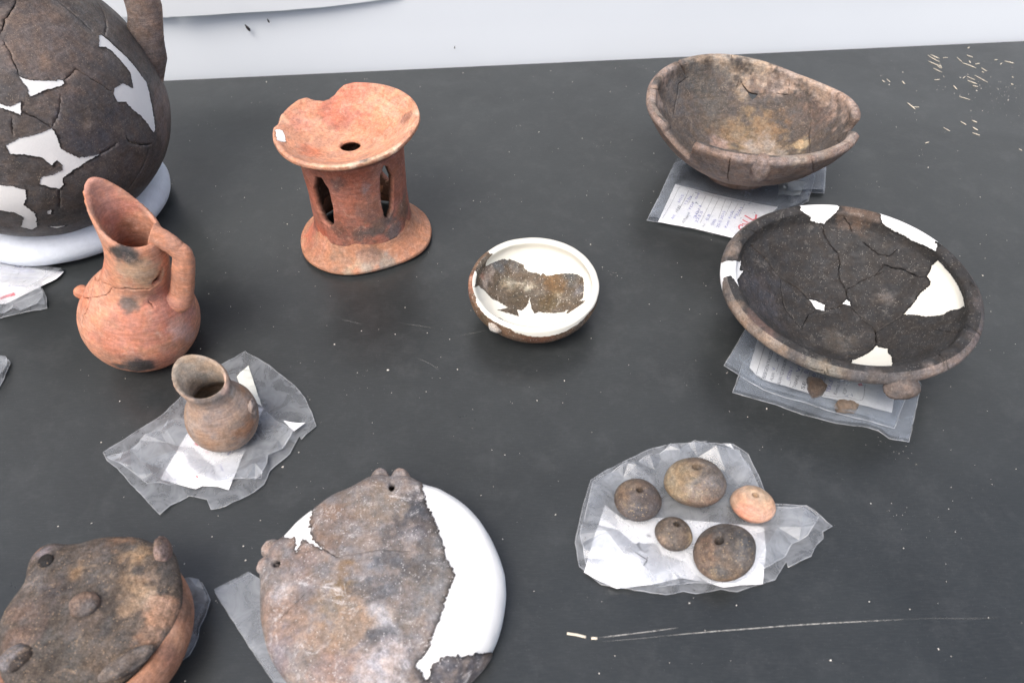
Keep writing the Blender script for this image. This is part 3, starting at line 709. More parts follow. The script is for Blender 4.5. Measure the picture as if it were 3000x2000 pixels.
# outlines lying on the table (metres)
FLAT = {
 'bag_smalljug': [(-0.4092,0.4422),(-0.389,0.4633),(-0.3665,0.49),(-0.3522,0.518),(-0.3299,0.5535),(-0.3017,0.5811),(-0.2688,0.5587),(-0.2359,0.5313),(-0.2209,0.5131),(-0.2096,0.4924),(-0.2023,0.4761),(-0.2141,0.4589),(-0.2174,0.4633),(-0.2222,0.44),(-0.2378,0.4204),(-0.24,0.4048),(-0.247,0.3962),(-0.2586,0.3884),(-0.27,0.3807),(-0.2828,0.3772),(-0.289,0.3871),(-0.3078,0.3923),(-0.3225,0.382),(-0.3292,0.3716),(-0.3496,0.3897),(-0.3686,0.4055),(-0.3876,0.4232),(-0.4016,0.4329)],
 'fold_smalljug': [(-0.4014,0.4344),(-0.3854,0.4386),(-0.3446,0.4769),(-0.2647,0.4986),(-0.2403,0.4769),(-0.2203,0.4618),(-0.232,0.4386),(-0.2401,0.4329),(-0.2411,0.4069),(-0.2658,0.4055),(-0.2892,0.4002),(-0.3048,0.4109),(-0.3276,0.4002),(-0.35,0.4029),(-0.3722,0.4177)],
 'card_smalljug': [(-0.332,0.4633),(-0.3411,0.4102),(-0.322,0.4039),(-0.3035,0.3989),(-0.2977,0.4022),(-0.2828,0.4013),(-0.2716,0.3976),(-0.2669,0.4472),(-0.2615,0.4978),(-0.2684,0.4983),(-0.3124,0.4923)],
 'slip_smalljug': [(-0.2915,0.5578),(-0.3004,0.5414),(-0.2931,0.5279),(-0.2667,0.5018),(-0.2623,0.4986)],
 'corner_smalljug': [(-0.2351,0.4776),(-0.2117,0.4753),(-0.2217,0.4648)],
 'bag_whorls': [(0.0575,0.3425),(0.0669,0.3812),(0.0767,0.4097),(0.0936,0.4218),(0.1105,0.4314),(0.1364,0.4455),(0.1609,0.4533),(0.1928,0.4544),(0.2229,0.4519),(0.2355,0.4398),(0.2376,0.4287),(0.2397,0.4177),(0.2422,0.3992),(0.2496,0.3838),(0.2774,0.3806),(0.2886,0.37),(0.2965,0.3603),(0.2848,0.3531),(0.2842,0.3472),(0.2758,0.3402),(0.2674,0.3287),(0.2452,0.3192),(0.2444,0.3242),(0.2298,0.3066),(0.2093,0.3012),(0.1951,0.2964),(0.1816,0.299),(0.1585,0.2938),(0.1478,0.2959),(0.1323,0.2927),(0.0939,0.2996),(0.0779,0.3017),(0.0598,0.3197)],
 'fold_whorls': [(0.0613,0.346),(0.0784,0.4044),(0.1127,0.4218),(0.1631,0.4469),(0.2179,0.4469),(0.2305,0.4191),(0.2358,0.3927),(0.2432,0.3775),(0.2703,0.3725),(0.2816,0.3627),(0.2674,0.346),(0.2519,0.3391),(0.2437,0.3276),(0.2219,0.3143),(0.1939,0.3023),(0.1584,0.3013),(0.1175,0.297),(0.0875,0.2981),(0.0647,0.3176)],
 'card_whorls': [(0.0876,0.3813),(0.0752,0.3484),(0.0634,0.3132),(0.077,0.3045),(0.0905,0.2981),(0.1181,0.3013),(0.1493,0.3077),(0.167,0.3045),(0.1832,0.2991),(0.1987,0.3013),(0.2182,0.3023),(0.2287,0.3345),(0.2321,0.3579),(0.1903,0.3627),(0.1372,0.3676),(0.1045,0.3652)],
 'bag_bowl': [(0.2413,0.9648),(0.2296,0.9361),(0.2057,0.8774),(0.1826,0.8249),(0.1969,0.8212),(0.2413,0.8073),(0.293,0.7847),(0.3455,0.8193),(0.4138,0.8694),(0.4401,0.9296),(0.4355,0.9854),(0.3286,1.0208)],
 'bag_bowl_back': [(0.4205,0.9755),(0.4631,0.9552),(0.4412,0.888),(0.4233,0.8901),(0.3846,0.8829)],
 'card_bowl': [(0.2335,0.9074),(0.2151,0.8627),(0.1969,0.8185),(0.2448,0.8038),(0.2922,0.7831),(0.3322,0.813),(0.3667,0.8519),(0.345,0.8587),(0.3234,0.8666),(0.2799,0.8847)],
 'slip_bowl': [(0.3792,0.9028),(0.4039,0.9148),(0.4183,0.91),(0.4201,0.9074),(0.4049,0.8823),(0.3945,0.8786),(0.3744,0.8811)],
 'bag_dish': [(0.2702,0.6128),(0.252,0.5838),(0.2333,0.5547),(0.2506,0.5365),(0.2686,0.5202),(0.2886,0.5095),(0.3071,0.503),(0.3274,0.4927),(0.3471,0.4851),(0.3695,0.4776),(0.3899,0.4683),(0.4167,0.5095),(0.4441,0.5734),(0.3718,0.6191)],
 'bag_dish_lower': [(0.263,0.5762),(0.2483,0.5447),(0.2372,0.5214),(0.2576,0.5134),(0.2781,0.5055),(0.3048,0.4913),(0.3365,0.4799),(0.3657,0.4749),(0.3768,0.47),(0.3843,0.4603),(0.4027,0.4561),(0.4231,0.4938),(0.4437,0.5322),(0.4355,0.5762)],
 'card_dish': [(0.2774,0.5918),(0.2681,0.5696),(0.2595,0.5495),(0.2643,0.5384),(0.271,0.5315),(0.2918,0.5234),(0.3145,0.5127),(0.3423,0.5035),(0.3655,0.497),(0.3931,0.4868),(0.4057,0.514),(0.4172,0.5439),(0.3621,0.5873)],
 'sherd_one': [(0.3167,0.5322),(0.3242,0.5311),(0.3298,0.5291),(0.3347,0.5192),(0.3294,0.5117),(0.326,0.5084),(0.3159,0.5051),(0.3142,0.5097),(0.3138,0.5156)],
 'sherd_two': [(0.336,0.496),(0.3396,0.4999),(0.3459,0.5008),(0.3544,0.499),(0.3604,0.4941),(0.356,0.488),(0.3469,0.4875),(0.3372,0.4884)],
 'bag_plate': [(-0.2572,0.2958),(-0.2441,0.3047),(-0.2314,0.3137),(-0.214,0.3033),(-0.1828,0.2639),(-0.1708,0.2162),(-0.1877,0.2185),(-0.2164,0.2491)],
 'bag_lid': [(-0.2862,0.3053),(-0.2793,0.3045),(-0.2706,0.3038),(-0.2646,0.2963),(-0.2584,0.2874),(-0.2595,0.275),(-0.2621,0.2646),(-0.2609,0.2573),(-0.2615,0.2501),(-0.2636,0.2421),(-0.2712,0.2351),(-0.2783,0.2299),(-0.2845,0.2273),(-0.306,0.2519),(-0.3095,0.2894)],
 'card_pot': [(-0.6925,0.7477),(-0.6536,0.742),(-0.6401,0.7364),(-0.5898,0.7199),(-0.5618,0.7166),(-0.5652,0.7038),(-0.5782,0.6893),(-0.6001,0.6651),(-0.6068,0.6576),(-0.6299,0.6563),(-0.6525,0.6676)],
 'bag_pot': [(-0.6987,0.757),(-0.6432,0.74),(-0.5653,0.722),(-0.5638,0.7099),(-0.581,0.6927),(-0.5646,0.6708),(-0.5558,0.6521),(-0.5753,0.6448),(-0.6044,0.6352),(-0.6337,0.6268)],
 'bag_edge': [(-0.597,0.5791),(-0.5743,0.5715),(-0.5634,0.5687),(-0.5587,0.564),(-0.5556,0.5451),(-0.5546,0.5268),(-0.5656,0.5149)],
 'table_edge': [(-0.5875,1.226),(0.9575,1.3797)],
 'white_sheet': [(-0.6767,1.4727),(-0.6048,1.4779),(-0.5195,1.4876),(-0.4583,1.4952),(-0.3757,1.5104),(-0.3051,1.5282),(-0.2554,1.5415),(-0.2276,1.5534)],
 'straw0': [(0.7546,1.32),(0.7654,1.2933)],
 'straw1': [(0.7608,1.3218),(0.77,1.3069)],
 'straw2': [(0.7469,1.296),(0.7605,1.2752)],
 'straw3': [(0.7624,1.2859),(0.7604,1.2709)],
 'straw4': [(0.7553,1.2775),(0.7587,1.2686)],
 'straw5': [(0.7453,1.2699),(0.7542,1.2535)],
 'straw6': [(0.7779,1.309),(0.7871,1.3103)],
 'straw7': [(0.8044,1.3124),(0.8059,1.2933)],
 'straw8': [(0.8042,1.2892),(0.8202,1.2686)],
 'straw9': [(0.8249,1.32),(0.8323,1.3114)],
 'straw10': [(0.8202,1.2977),(0.819,1.2892)],
 'straw11': [(0.8254,1.2842),(0.8346,1.2876)],
 'straw12': [(0.8304,1.2709),(0.8347,1.2578)],
 'straw13': [(0.8248,1.2561),(0.8272,1.2529)],
 'straw14': [(0.8063,1.2432),(0.8176,1.2172)],
 'straw15': [(0.7861,1.2241),(0.797,1.211)],
 'straw16': [(0.7872,1.2055),(0.7945,1.2018)],
 'straw17': [(0.7913,1.24),(0.8003,1.2257)],
 'straw18': [(0.7544,1.2055),(0.7547,1.1917)],
 'straw19': [(0.7485,1.1677),(0.7621,1.1568)],
 'straw20': [(0.7296,1.2257),(0.74,1.2273)],
 'straw21': [(0.6536,1.1473),(0.659,1.1253)],
 'straw22': [(0.6562,1.1329),(0.668,1.1321)],
 'straw23': [(0.717,1.0866),(0.7216,1.0759)],
 'straw24': [(0.7367,1.0904),(0.7423,1.0839)],
 'straw25': [(0.729,1.069),(0.7334,1.0601)],
 'straw26': [(0.7214,1.0523),(0.7297,1.0445)],
 'straw27': [(0.6822,1.0685),(0.6885,1.0575)],
 'straw28': [(0.6483,1.2298),(0.6505,1.2179)],
 'straw29': [(0.6393,1.2248),(0.6407,1.2172)],
 'straw30': [(0.6725,1.2216),(0.6731,1.211)],
 'straw31': [(0.6358,1.0217),(0.6432,1.0252)],
 'straw32': [(0.883,1.2967),(0.896,1.2876)],
 'straw33': [(0.8666,1.3001),(0.8727,1.3014)],
 'straw34': [(0.8688,1.2825),(0.8757,1.2892)],
 'straw35': [(0.8693,1.2384),(0.8704,1.2343)],
 'straw36': [(0.8555,1.2116),(0.8575,1.2079)],
 'straw37': [(0.8384,1.3465),(0.8439,1.3536)],
 'straw38': [(0.7819,1.232),(0.7883,1.2384)],
 'straw39': [(0.7725,1.0061),(0.7755,1.0012)],
 'straw_end': [(0.0459,0.2603),(0.0538,0.2591),(0.0615,0.2572)],
 'straw_mid': [(0.0658,0.2562),(0.0708,0.2562)],
 'scratch0': [(0.0714,0.2567),(0.0842,0.2581),(0.0979,0.2598),(0.1117,0.2615),(0.1238,0.263),(0.1395,0.2653)],
 'scratch1': [(0.0737,0.2533),(0.0924,0.255),(0.1128,0.2567),(0.13,0.2588)],
 'scratch2': [(0.1283,0.2584),(0.1471,0.2601),(0.1747,0.2625),(0.1989,0.2643),(0.2337,0.267),(0.2685,0.2691),(0.3033,0.2709),(0.3312,0.2723)],
 'scratch3': [(0.3312,0.2723),(0.3556,0.2732),(0.3831,0.273),(0.4126,0.2737)],
 'scratch4': [(-0.2015,0.6345),(-0.1895,0.6312),(-0.1759,0.6263)],
 'scratch5': [(-0.1262,0.6272),(-0.1081,0.624),(-0.0893,0.6195)],
 'scratch6': [(-0.0881,0.5936),(-0.0712,0.603)],
 'scratch7': [(-0.062,0.607),(-0.0477,0.6114),(-0.0301,0.6164)],
 'scratch8': [(-0.1676,0.5753),(-0.1459,0.5778)],
 'scratch9': [(-0.1617,0.5957),(-0.1459,0.6097)],
 'scratch10': [(-0.1393,0.5325),(-0.1297,0.5315)],
 'scratch11': [(-0.1061,0.572),(-0.0933,0.5653),(-0.0805,0.5547)],
 'scratch13': [(-0.0049,0.9123),(0.049,0.9098),(0.0903,0.9047)],
 'scratch14': [(-0.3599,0.7653),(-0.3099,0.7604)],
 'scratch15': [(-0.3954,0.7653),(-0.3546,0.7618)],
 'scratch16': [(0.5565,1.1208),(0.6514,1.1066),(0.7353,1.0831)],
 'scratch17': [(0.5809,1.0937),(0.6528,1.081)],
 'scratch18': [(-0.1218,1.1953),(-0.0584,1.2073)],
 'scratch19': [(0.0234,1.2073),(0.0692,1.1858)],
 'scratch20': [(0.3573,0.9746),(0.3705,0.9654)],
 'scratch21': [(-0.1881,1.2195),(-0.1535,1.1929),(-0.0999,1.2195)],
 'scratch22': [(0.2941,0.4803),(0.3108,0.4055)],
 'scratch23': [(0.5202,0.9123),(0.5364,0.9166)],
 'crumb': [(-0.4981,1.0295),(-0.4246,0.9076),(-0.3988,0.3398),(-0.3911,0.3639),(-0.3407,0.2614),(0.3509,0.2474),(-0.0605,0.5557),(-0.0719,0.6021),(0.1029,0.7755),(0.1147,0.7294),(-0.3767,0.8801),(0.6544,1.1148),(-0.0089,0.3005),(-0.4209,0.3607),(-0.2924,0.323),(-0.4182,0.5103),(0.0266,0.5112),(0.1524,0.2866),(0.07,0.228)],
 'scratch24': [(0.1142,0.3623),(0.1168,0.3585),(0.1186,0.3542)],
 'scratch25': [(0.1259,0.2733),(0.1304,0.2772),(0.1353,0.2806)],
 'scratch26': [(-0.1255,0.8845),(-0.1152,0.8814),(-0.105,0.881)],
 'scratch27': [(-0.4216,0.2886),(-0.4024,0.2853),(-0.3834,0.2817)],
 'scratch28': [(0.2449,0.853),(0.2602,0.8625),(0.2753,0.8754)],
 'scratch29': [(-0.5509,1.0705),(-0.5711,1.1315),(-0.5948,1.1968)],
 'scratch30': [(-0.1811,0.391),(-0.157,0.3893),(-0.1327,0.3848)],
 'scratch31': [(0.5695,1.1589),(0.5891,1.1494),(0.6075,1.1377)],
 'scratch32': [(0.6748,0.9795),(0.6934,0.9814),(0.7104,0.9797)],
 'scratch33': [(-0.3561,0.3583),(-0.3476,0.3564),(-0.3392,0.355)],
 'scratch34': [(-0.4486,0.7624),(-0.4407,0.7684),(-0.4341,0.7767)],
 'scratch35': [(0.1513,0.227),(0.148,0.2086),(0.1429,0.1911)],
 'scratch36': [(-0.2023,0.7936),(-0.2008,0.7831),(-0.2003,0.7728)],
 'scratch37': [(-0.339,0.3686),(-0.3312,0.3663),(-0.3236,0.3655)],
 'scratch38': [(-0.1124,0.9447),(-0.1031,0.9758),(-0.0917,1.0059)],
 'scratch39': [(-0.0243,0.7442),(0.0051,0.763),(0.0354,0.7824)],
 'scratch40': [(-0.2436,1.0287),(-0.2347,1.0268),(-0.2259,1.0258)],
 'scratch41': [(0.144,1.1274),(0.1758,1.1217),(0.2064,1.1105)],
 'scratch42': [(0.557,0.6891),(0.5697,0.6868),(0.5833,0.6862)],
 'scratch43': [(0.002,0.406),(0.0247,0.406),(0.0472,0.4019)],
 'scratch44': [(0.1523,0.2365),(0.1582,0.2338),(0.1633,0.2302)],
 'scratch45': [(-0.3319,1.0464),(-0.2818,1.018),(-0.2332,0.9972)],
 'scratch46': [(0.0468,0.2909),(0.0536,0.3015),(0.0594,0.3131)],
 'scratch47': [(0.1845,0.4354),(0.2034,0.4239),(0.2189,0.4079)],
 'scratch48': [(-0.0162,0.497),(0.0015,0.4951),(0.0187,0.4894)],
 'scratch49': [(-0.574,0.6223),(-0.5772,0.6413),(-0.5797,0.6606)],
 'scratch50': [(-0.4202,0.4995),(-0.3917,0.4978),(-0.3628,0.494)],
 'scratch51': [(-0.1864,0.9434),(-0.1609,0.9417),(-0.1352,0.9327)],
 'scratch52': [(-0.7439,0.9974),(-0.7564,1.0578),(-0.7712,1.1237)],
 'scratch53': [(0.5168,0.5421),(0.5358,0.5428),(0.5523,0.5387)],
 'scratch54': [(-0.0022,0.6125),(0.0056,0.6082),(0.0133,0.6031)],
 'scratch55': [(0.6084,0.7996),(0.6305,0.8026),(0.6501,0.7995)],
 'scratch56': [(0.373,0.7994),(0.4138,0.8048),(0.4548,0.8097)],
 'scratch57': [(0.3085,0.2838),(0.3227,0.2876),(0.3371,0.2925)],
 'scratch58': [(0.0349,0.5674),(0.0397,0.5674),(0.0445,0.567)],
 'scratch59': [(-0.3703,0.3968),(-0.3563,0.3816),(-0.3432,0.3662)],
 'scratch60': [(-0.0136,0.2679),(0.0061,0.2666),(0.0254,0.2632)],
 'scratch61': [(-0.3251,1.1887),(-0.2958,1.2279),(-0.2656,1.2696)],
 'scratch62': [(0.0547,0.5384),(0.0608,0.5371),(0.0667,0.5348)],
 'scratch63': [(0.2824,0.4127),(0.3016,0.4146),(0.3201,0.4133)],
 'scratch64': [(-0.2716,0.425),(-0.2559,0.4333),(-0.2415,0.4447)],
 'scratch65': [(-0.2766,0.3267),(-0.2653,0.3257),(-0.2545,0.3269)],
 'scratch66': [(0.0705,0.362),(0.0877,0.3682),(0.1049,0.3757)],
 'scratch67': [(0.1308,0.2663),(0.1545,0.2605),(0.1776,0.2543)],
 'scratch68': [(0.1588,0.7775),(0.1909,0.7021),(0.2113,0.6264)],
 'scratch69': [(-0.0525,0.6385),(-0.0346,0.6559),(-0.0183,0.678)],
 'scratch70': [(0.1266,0.8084),(0.1325,0.8148),(0.1377,0.8229)],
 'scratch71': [(-0.2821,0.248),(-0.2808,0.2592),(-0.2784,0.2703)],
 'scratch72': [(-0.1061,0.3078),(-0.0952,0.3051),(-0.0844,0.3032)],
 'scratch73': [(-0.1988,0.435),(-0.2006,0.4458),(-0.2041,0.4567)],
 'scratch74': [(-0.6398,0.8785),(-0.6145,0.8319),(-0.5905,0.7881)],
 'scratch75': [(0.3877,0.4435),(0.4057,0.4426),(0.422,0.4383)],
 'scratch76': [(0.4074,0.5627),(0.4294,0.5671),(0.4503,0.5669)],
 'scratch77': [(-0.1402,0.3561),(-0.1152,0.3627),(-0.0913,0.3741)],
 'scratch78': [(0.2154,0.7441),(0.2401,0.7424),(0.2641,0.7382)],
 'scratch79': [(0.099,0.2679),(0.1073,0.2719),(0.1158,0.2752)],
 'scratch80': [(-0.4424,0.8059),(-0.4293,0.8326),(-0.416,0.8609)],
 'scratch81': [(-0.043,0.4009),(-0.0279,0.3691),(-0.016,0.3379)],
 'scratch82': [(-0.2308,0.326),(-0.226,0.3236),(-0.221,0.3221)],
 'scratch83': [(-0.2797,0.6202),(-0.27,0.6189),(-0.2604,0.6181)],
 'scratch84': [(0.0506,1.0369),(0.1032,1.0322),(0.1566,1.0394)],
 'scratch85': [(-0.5027,0.5039),(-0.497,0.5071),(-0.4906,0.5093)],
 'scratch86': [(0.1598,0.2781),(0.1651,0.2789),(0.1704,0.279)],
 'scratch87': [(-0.2714,0.9624),(-0.2368,0.9743),(-0.2031,0.9927)],
 'scratch88': [(-0.0074,0.7954),(0.0004,0.7951),(0.0081,0.7954)],
 'scratch89': [(0.4542,1.1951),(0.4986,1.1875),(0.5405,1.1739)],
 'scratch90': [(0.4218,0.3709),(0.4388,0.3778),(0.456,0.3861)],
 'scratch91': [(-0.3887,0.5384),(-0.3708,0.5375),(-0.3543,0.541)],
 'scratch92': [(-0.441,0.671),(-0.4203,0.6616),(-0.4001,0.6555)],
 'scratch93': [(-0.1985,0.9116),(-0.1779,0.9213),(-0.1563,0.9278)],
}
# ---------- colours and materials ----------
KEXP = 1.10; SAT = .79
def lin(c, k=None):
    """A colour read off the photograph (8-bit sRGB) as a linear surface colour."""
    v = np.asarray(c, float) / 255; v = v.mean() + (v - v.mean()) * SAT
    return np.where(v <= .04045, v / 12.92, ((v + .055) / 1.055) ** 2.4) * (KEXP if k is None else k)
def rgba(c, k=None): return tuple(min(.85, float(x)) for x in lin(c, k)) + (1,)

def newmat(name):
    m = bpy.data.materials.new(name); m.use_nodes = True; nt = m.node_tree
    for n in list(nt.nodes): nt.nodes.remove(n)
    out = nt.nodes.new('ShaderNodeOutputMaterial')
    def N(t, **kw):
        n = nt.nodes.new('ShaderNode' + t)
        for k, v in kw.items():
            if k in n.inputs: n.inputs[k].default_value = v
            else: setattr(n, k, v)
        return n
    def Lk(a, b): nt.links.new(a, b)
    return m, nt, out, N, Lk

def ramp(N, Lk, src, stops):
    r = N('ValToRGB'); e = r.color_ramp.elements
    while len(e) < len(stops): e.new(.5)
    for q, (p, c) in zip(e, stops):
        q.position = p; q.color = (c, c, c, 1) if np.isscalar(c) else c
    Lk(src, r.inputs[0]); return r.outputs[0]

def noise(N, Lk, co, scale, detail=5, rough=.6, dist=0.0):
    n = N('TexNoise', Scale=scale, Detail=detail, Roughness=rough, Distortion=dist); Lk(co, n.inputs['Vector']); return n.outputs['Fac']

def mul(N, Lk, a, b, fac=1.0, mode='MULTIPLY'):
    m = N('Mix'); m.data_type = 'RGBA'; m.blend_type = mode
    if isinstance(fac, (int, float)): m.inputs[0].default_value = fac
    else: Lk(fac, m.inputs[0])
    for s, i in ((a, 6), (b, 7)):
        if isinstance(s, tuple): m.inputs[i].default_value = s
        else: Lk(s, m.inputs[i])
    return m.outputs[2]

def clay(name, speck=(190, 175, 155), speckamt=.5, var=1.0, rough=.75, dust=.25, spec=.3, dark=.5, bump=.5, fine=1.0, streak=.5, gain=1.0):
    """Fired clay: the 'tone' attribute carries the pot's own firing colours; noise adds mottling, grit, dust and pores."""
    m, nt, out, N, Lk = newmat(name)
    at = N('Attribute', attribute_name='tone'); tc = N('TexCoord'); co = tc.outputs['Object']
    c = mul(N, Lk, at.outputs['Color'], (gain, gain, gain, 1))
    a = ramp(N, Lk, noise(N, Lk, co, 42, 8, .68, .4), [(.34, 1 - .42 * var), (.5, 1.0), (.66, 1 + .42 * var)])
    c = mul(N, Lk, c, a)
    a = ramp(N, Lk, noise(N, Lk, co, 260, 6, .7), [(.36, 1 - .42 * var), (.5, 1.0), (.64, 1 + .46 * var)])
    c = mul(N, Lk, c, a)
    a = ramp(N, Lk, noise(N, Lk, co, 900, 4, .7), [(.36, 1 - .42 * var * fine), (.5, 1.0), (.64, 1 + .5 * var * fine)])
    c = mul(N, Lk, c, a)
    # burnishing strokes round the body
    mp = N('Mapping'); mp.inputs['Scale'].default_value = (1, 1, 9); mp.inputs['Rotation'].default_value = (.15, .1, 0); Lk(co, mp.inputs[0])
    a = ramp(N, Lk, noise(N, Lk, mp.outputs[0], 60, 6, .65, .5), [(.36, 1 - .35 * streak), (.5, 1.0), (.64, 1 + .38 * streak)])
    c = mul(N, Lk, c, a)
    # warm/cool drift
    a = ramp(N, Lk, noise(N, Lk, co, 75, 4), [(.38, (1.08, .99, .90, 1)), (.62, (.95, 1.0, 1.05, 1))])
    c = mul(N, Lk, c, a)
    # dark soot pits
    a = ramp(N, Lk, noise(N, Lk, co, 130, 9, .75), [(.60, 0.0), (.70, dark)])
    c = mul(N, Lk, c, (.25, .23, .22, 1), a)
    # pale dust smears
    n1 = noise(N, Lk, co, 55, 10, .8, .8)
    a = ramp(N, Lk, n1, [(.56, 0.0), (.70, dust)])
    c = mul(N, Lk, c, rgba(speck), a, 'MIX')
    # grit
    v = N('TexVoronoi', Scale=650.0); Lk(co, v.inputs['Vector']); g = N('TexNoise', Scale=60.0, Detail=2.0); Lk(co, g.inputs['Vector'])
    th = N('Math', operation='MULTIPLY'); Lk(g.outputs['Fac'], th.inputs[0]); th.inputs[1].default_value = .62
    lt = N('Math', operation='LESS_THAN'); Lk(v.outputs['Distance'], lt.inputs[0]); Lk(th.outputs[0], lt.inputs[1])
    rc = N('SeparateColor'); Lk(v.outputs['Color'], rc.inputs[0]); gt = N('Math', operation='GREATER_THAN'); Lk(rc.outputs[0], gt.inputs[0]); gt.inputs[1].default_value = .86
    mm = N('Math', operation='MULTIPLY'); Lk(lt.outputs[0], mm.inputs[0]); Lk(gt.outputs[0], mm.inputs[1])
    m2 = N('Math', operation='MULTIPLY'); Lk(mm.outputs[0], m2.inputs[0]); m2.inputs[1].default_value = speckamt
    c = mul(N, Lk, c, rgba(speck, .95), m2.outputs[0], 'MIX')
    b = N('BsdfPrincipled'); Lk(c, b.inputs['Base Color']); b.inputs['Specular IOR Level'].default_value = spec
    rr = ramp(N, Lk, noise(N, Lk, co, 90, 4), [(.3, rough - .12), (.7, min(1, rough + .12))]); Lk(rr, b.inputs['Roughness'])
    bp = N('Bump', Strength=bump, Distance=.0012)
    ad = N('Math', operation='ADD'); Lk(noise(N, Lk, co, 300, 7, .7), ad.inputs[0]); Lk(noise(N, Lk, co, 60, 6, .65), ad.inputs[1]); Lk(ad.outputs[0], bp.inputs['Height'])
    Lk(bp.outputs[0], b.inputs['Normal']); Lk(b.outputs[0], out.inputs[0])
    return m

def plaster_mat(name, col, var=.05, rough=.8):
    m, nt, out, N, Lk = newmat(name); co = N('TexCoord').outputs['Object']
    a = ramp(N, Lk, noise(N, Lk, co, 40, 7, .65), [(.3, 1 - var), (.7, 1.0)])
    c = mul(N, Lk, tuple(col) + (1,), a)
    d = ramp(N, Lk, noise(N, Lk, co, 220, 6, .75), [(.66, 0.0), (.76, .22)])
    c = mul(N, Lk, c, (.55, .52, .48, 1), d)
    b = N('BsdfPrincipled', Roughness=rough); Lk(c, b.inputs['Base Color']); b.inputs['Specular IOR Level'].default_value = .25
    bp = N('Bump', Strength=.45, Distance=.0012); Lk(noise(N, Lk, co, 70, 9, .72), bp.inputs['Height']); Lk(bp.outputs[0], b.inputs['Normal'])
    Lk(b.outputs[0], out.inputs[0]); return m

def film_mat(name, haze=.16, rough=.12, tint=(.86, .90, .95), crease=.36):
    """Clear polythene: mostly see-through, a little milky, glossy."""
    m, nt, out, N, Lk = newmat(name); co = N('TexCoord').outputs['Object']
    # pale crease lines: fold highlights painted into the haze, plus stress whitening
    cr1 = ramp(N, Lk, noise(N, Lk, co, 30, 3, .5, 1.2), [(.455, 0.0), (.495, .55), (.505, .55), (.545, 0.0)]); cr2 = ramp(N, Lk, noise(N, Lk, co, 85, 2, .5, .8), [(.465, 0.0), (.497, .38), (.503, .38), (.535, 0.0)])
    cm = N('Math', operation='MAXIMUM'); Lk(cr1, cm.inputs[0]); Lk(cr2, cm.inputs[1]); cs = N('Math', operation='MULTIPLY'); Lk(cm.outputs[0], cs.inputs[0]); cs.inputs[1].default_value = crease
    tr = N('BsdfTransparent', Color=(.97, .98, .99, 1)); df = N('BsdfDiffuse', Color=tint + (1,)); tl = N('BsdfTranslucent', Color=tint + (1,))
    gl = N('BsdfGlossy', Color=(1, 1, 1, 1), Roughness=rough)
    mx0 = N('MixShader', Fac=.45); Lk(df.outputs[0], mx0.inputs[1]); Lk(tl.outputs[0], mx0.inputs[2])
    mx1 = N('MixShader'); hz = ramp(N, Lk, noise(N, Lk, co, 45, 5, .6, 1.0), [(.3, haze * .5), (.7, haze * 1.7)]); hm = N('Math', operation='MAXIMUM'); Lk(hz, hm.inputs[0]); Lk(cs.outputs[0], hm.inputs[1]); Lk(hm.outputs[0], mx1.inputs[0])
    Lk(tr.outputs[0], mx1.inputs[1]); Lk(mx0.outputs[0], mx1.inputs[2])
    fr = N('Fresnel', IOR=1.5); bp = N('Bump', Strength=.35, Distance=.001); Lk(noise(N, Lk, co, 70, 4, .5, 1.5), bp.inputs['Height'])
    Lk(bp.outputs[0], gl.inputs['Normal']); Lk(bp.outputs[0], fr.inputs['Normal'])
    k = N('Math', operation='MULTIPLY'); Lk(fr.outputs[0], k.inputs[0]); k.inputs[1].default_value = 1.0
    mx2 = N('MixShader'); Lk(k.outputs[0], mx2.inputs[0]); Lk(mx1.outputs[0], mx2.inputs[1]); Lk(gl.outputs[0], mx2.inputs[2])
    Lk(mx2.outputs[0], out.inputs[0]); return m

def plain(name, col, rough=.6, spec=.4, var=.06, scale=60, bump=0.0, bscale=200):
    m, nt, out, N, Lk = newmat(name); co = N('TexCoord').outputs['Object']
    a = ramp(N, Lk, noise(N, Lk, co, scale, 6, .6), [(.3, 1 - var), (.7, 1 + var)])
    c = mul(N, Lk, tuple(col) + (1,), a)
    b = N('BsdfPrincipled', Roughness=rough); Lk(c, b.inputs['Base Color']); b.inputs['Specular IOR Level'].default_value = spec
    if bump:
        bp = N('Bump', Strength=bump, Distance=.001); Lk(noise(N, Lk, co, bscale, 5, .65), bp.inputs['Height']); Lk(bp.outputs[0], b.inputs['Normal'])
    Lk(b.outputs[0], out.inputs[0]); return m

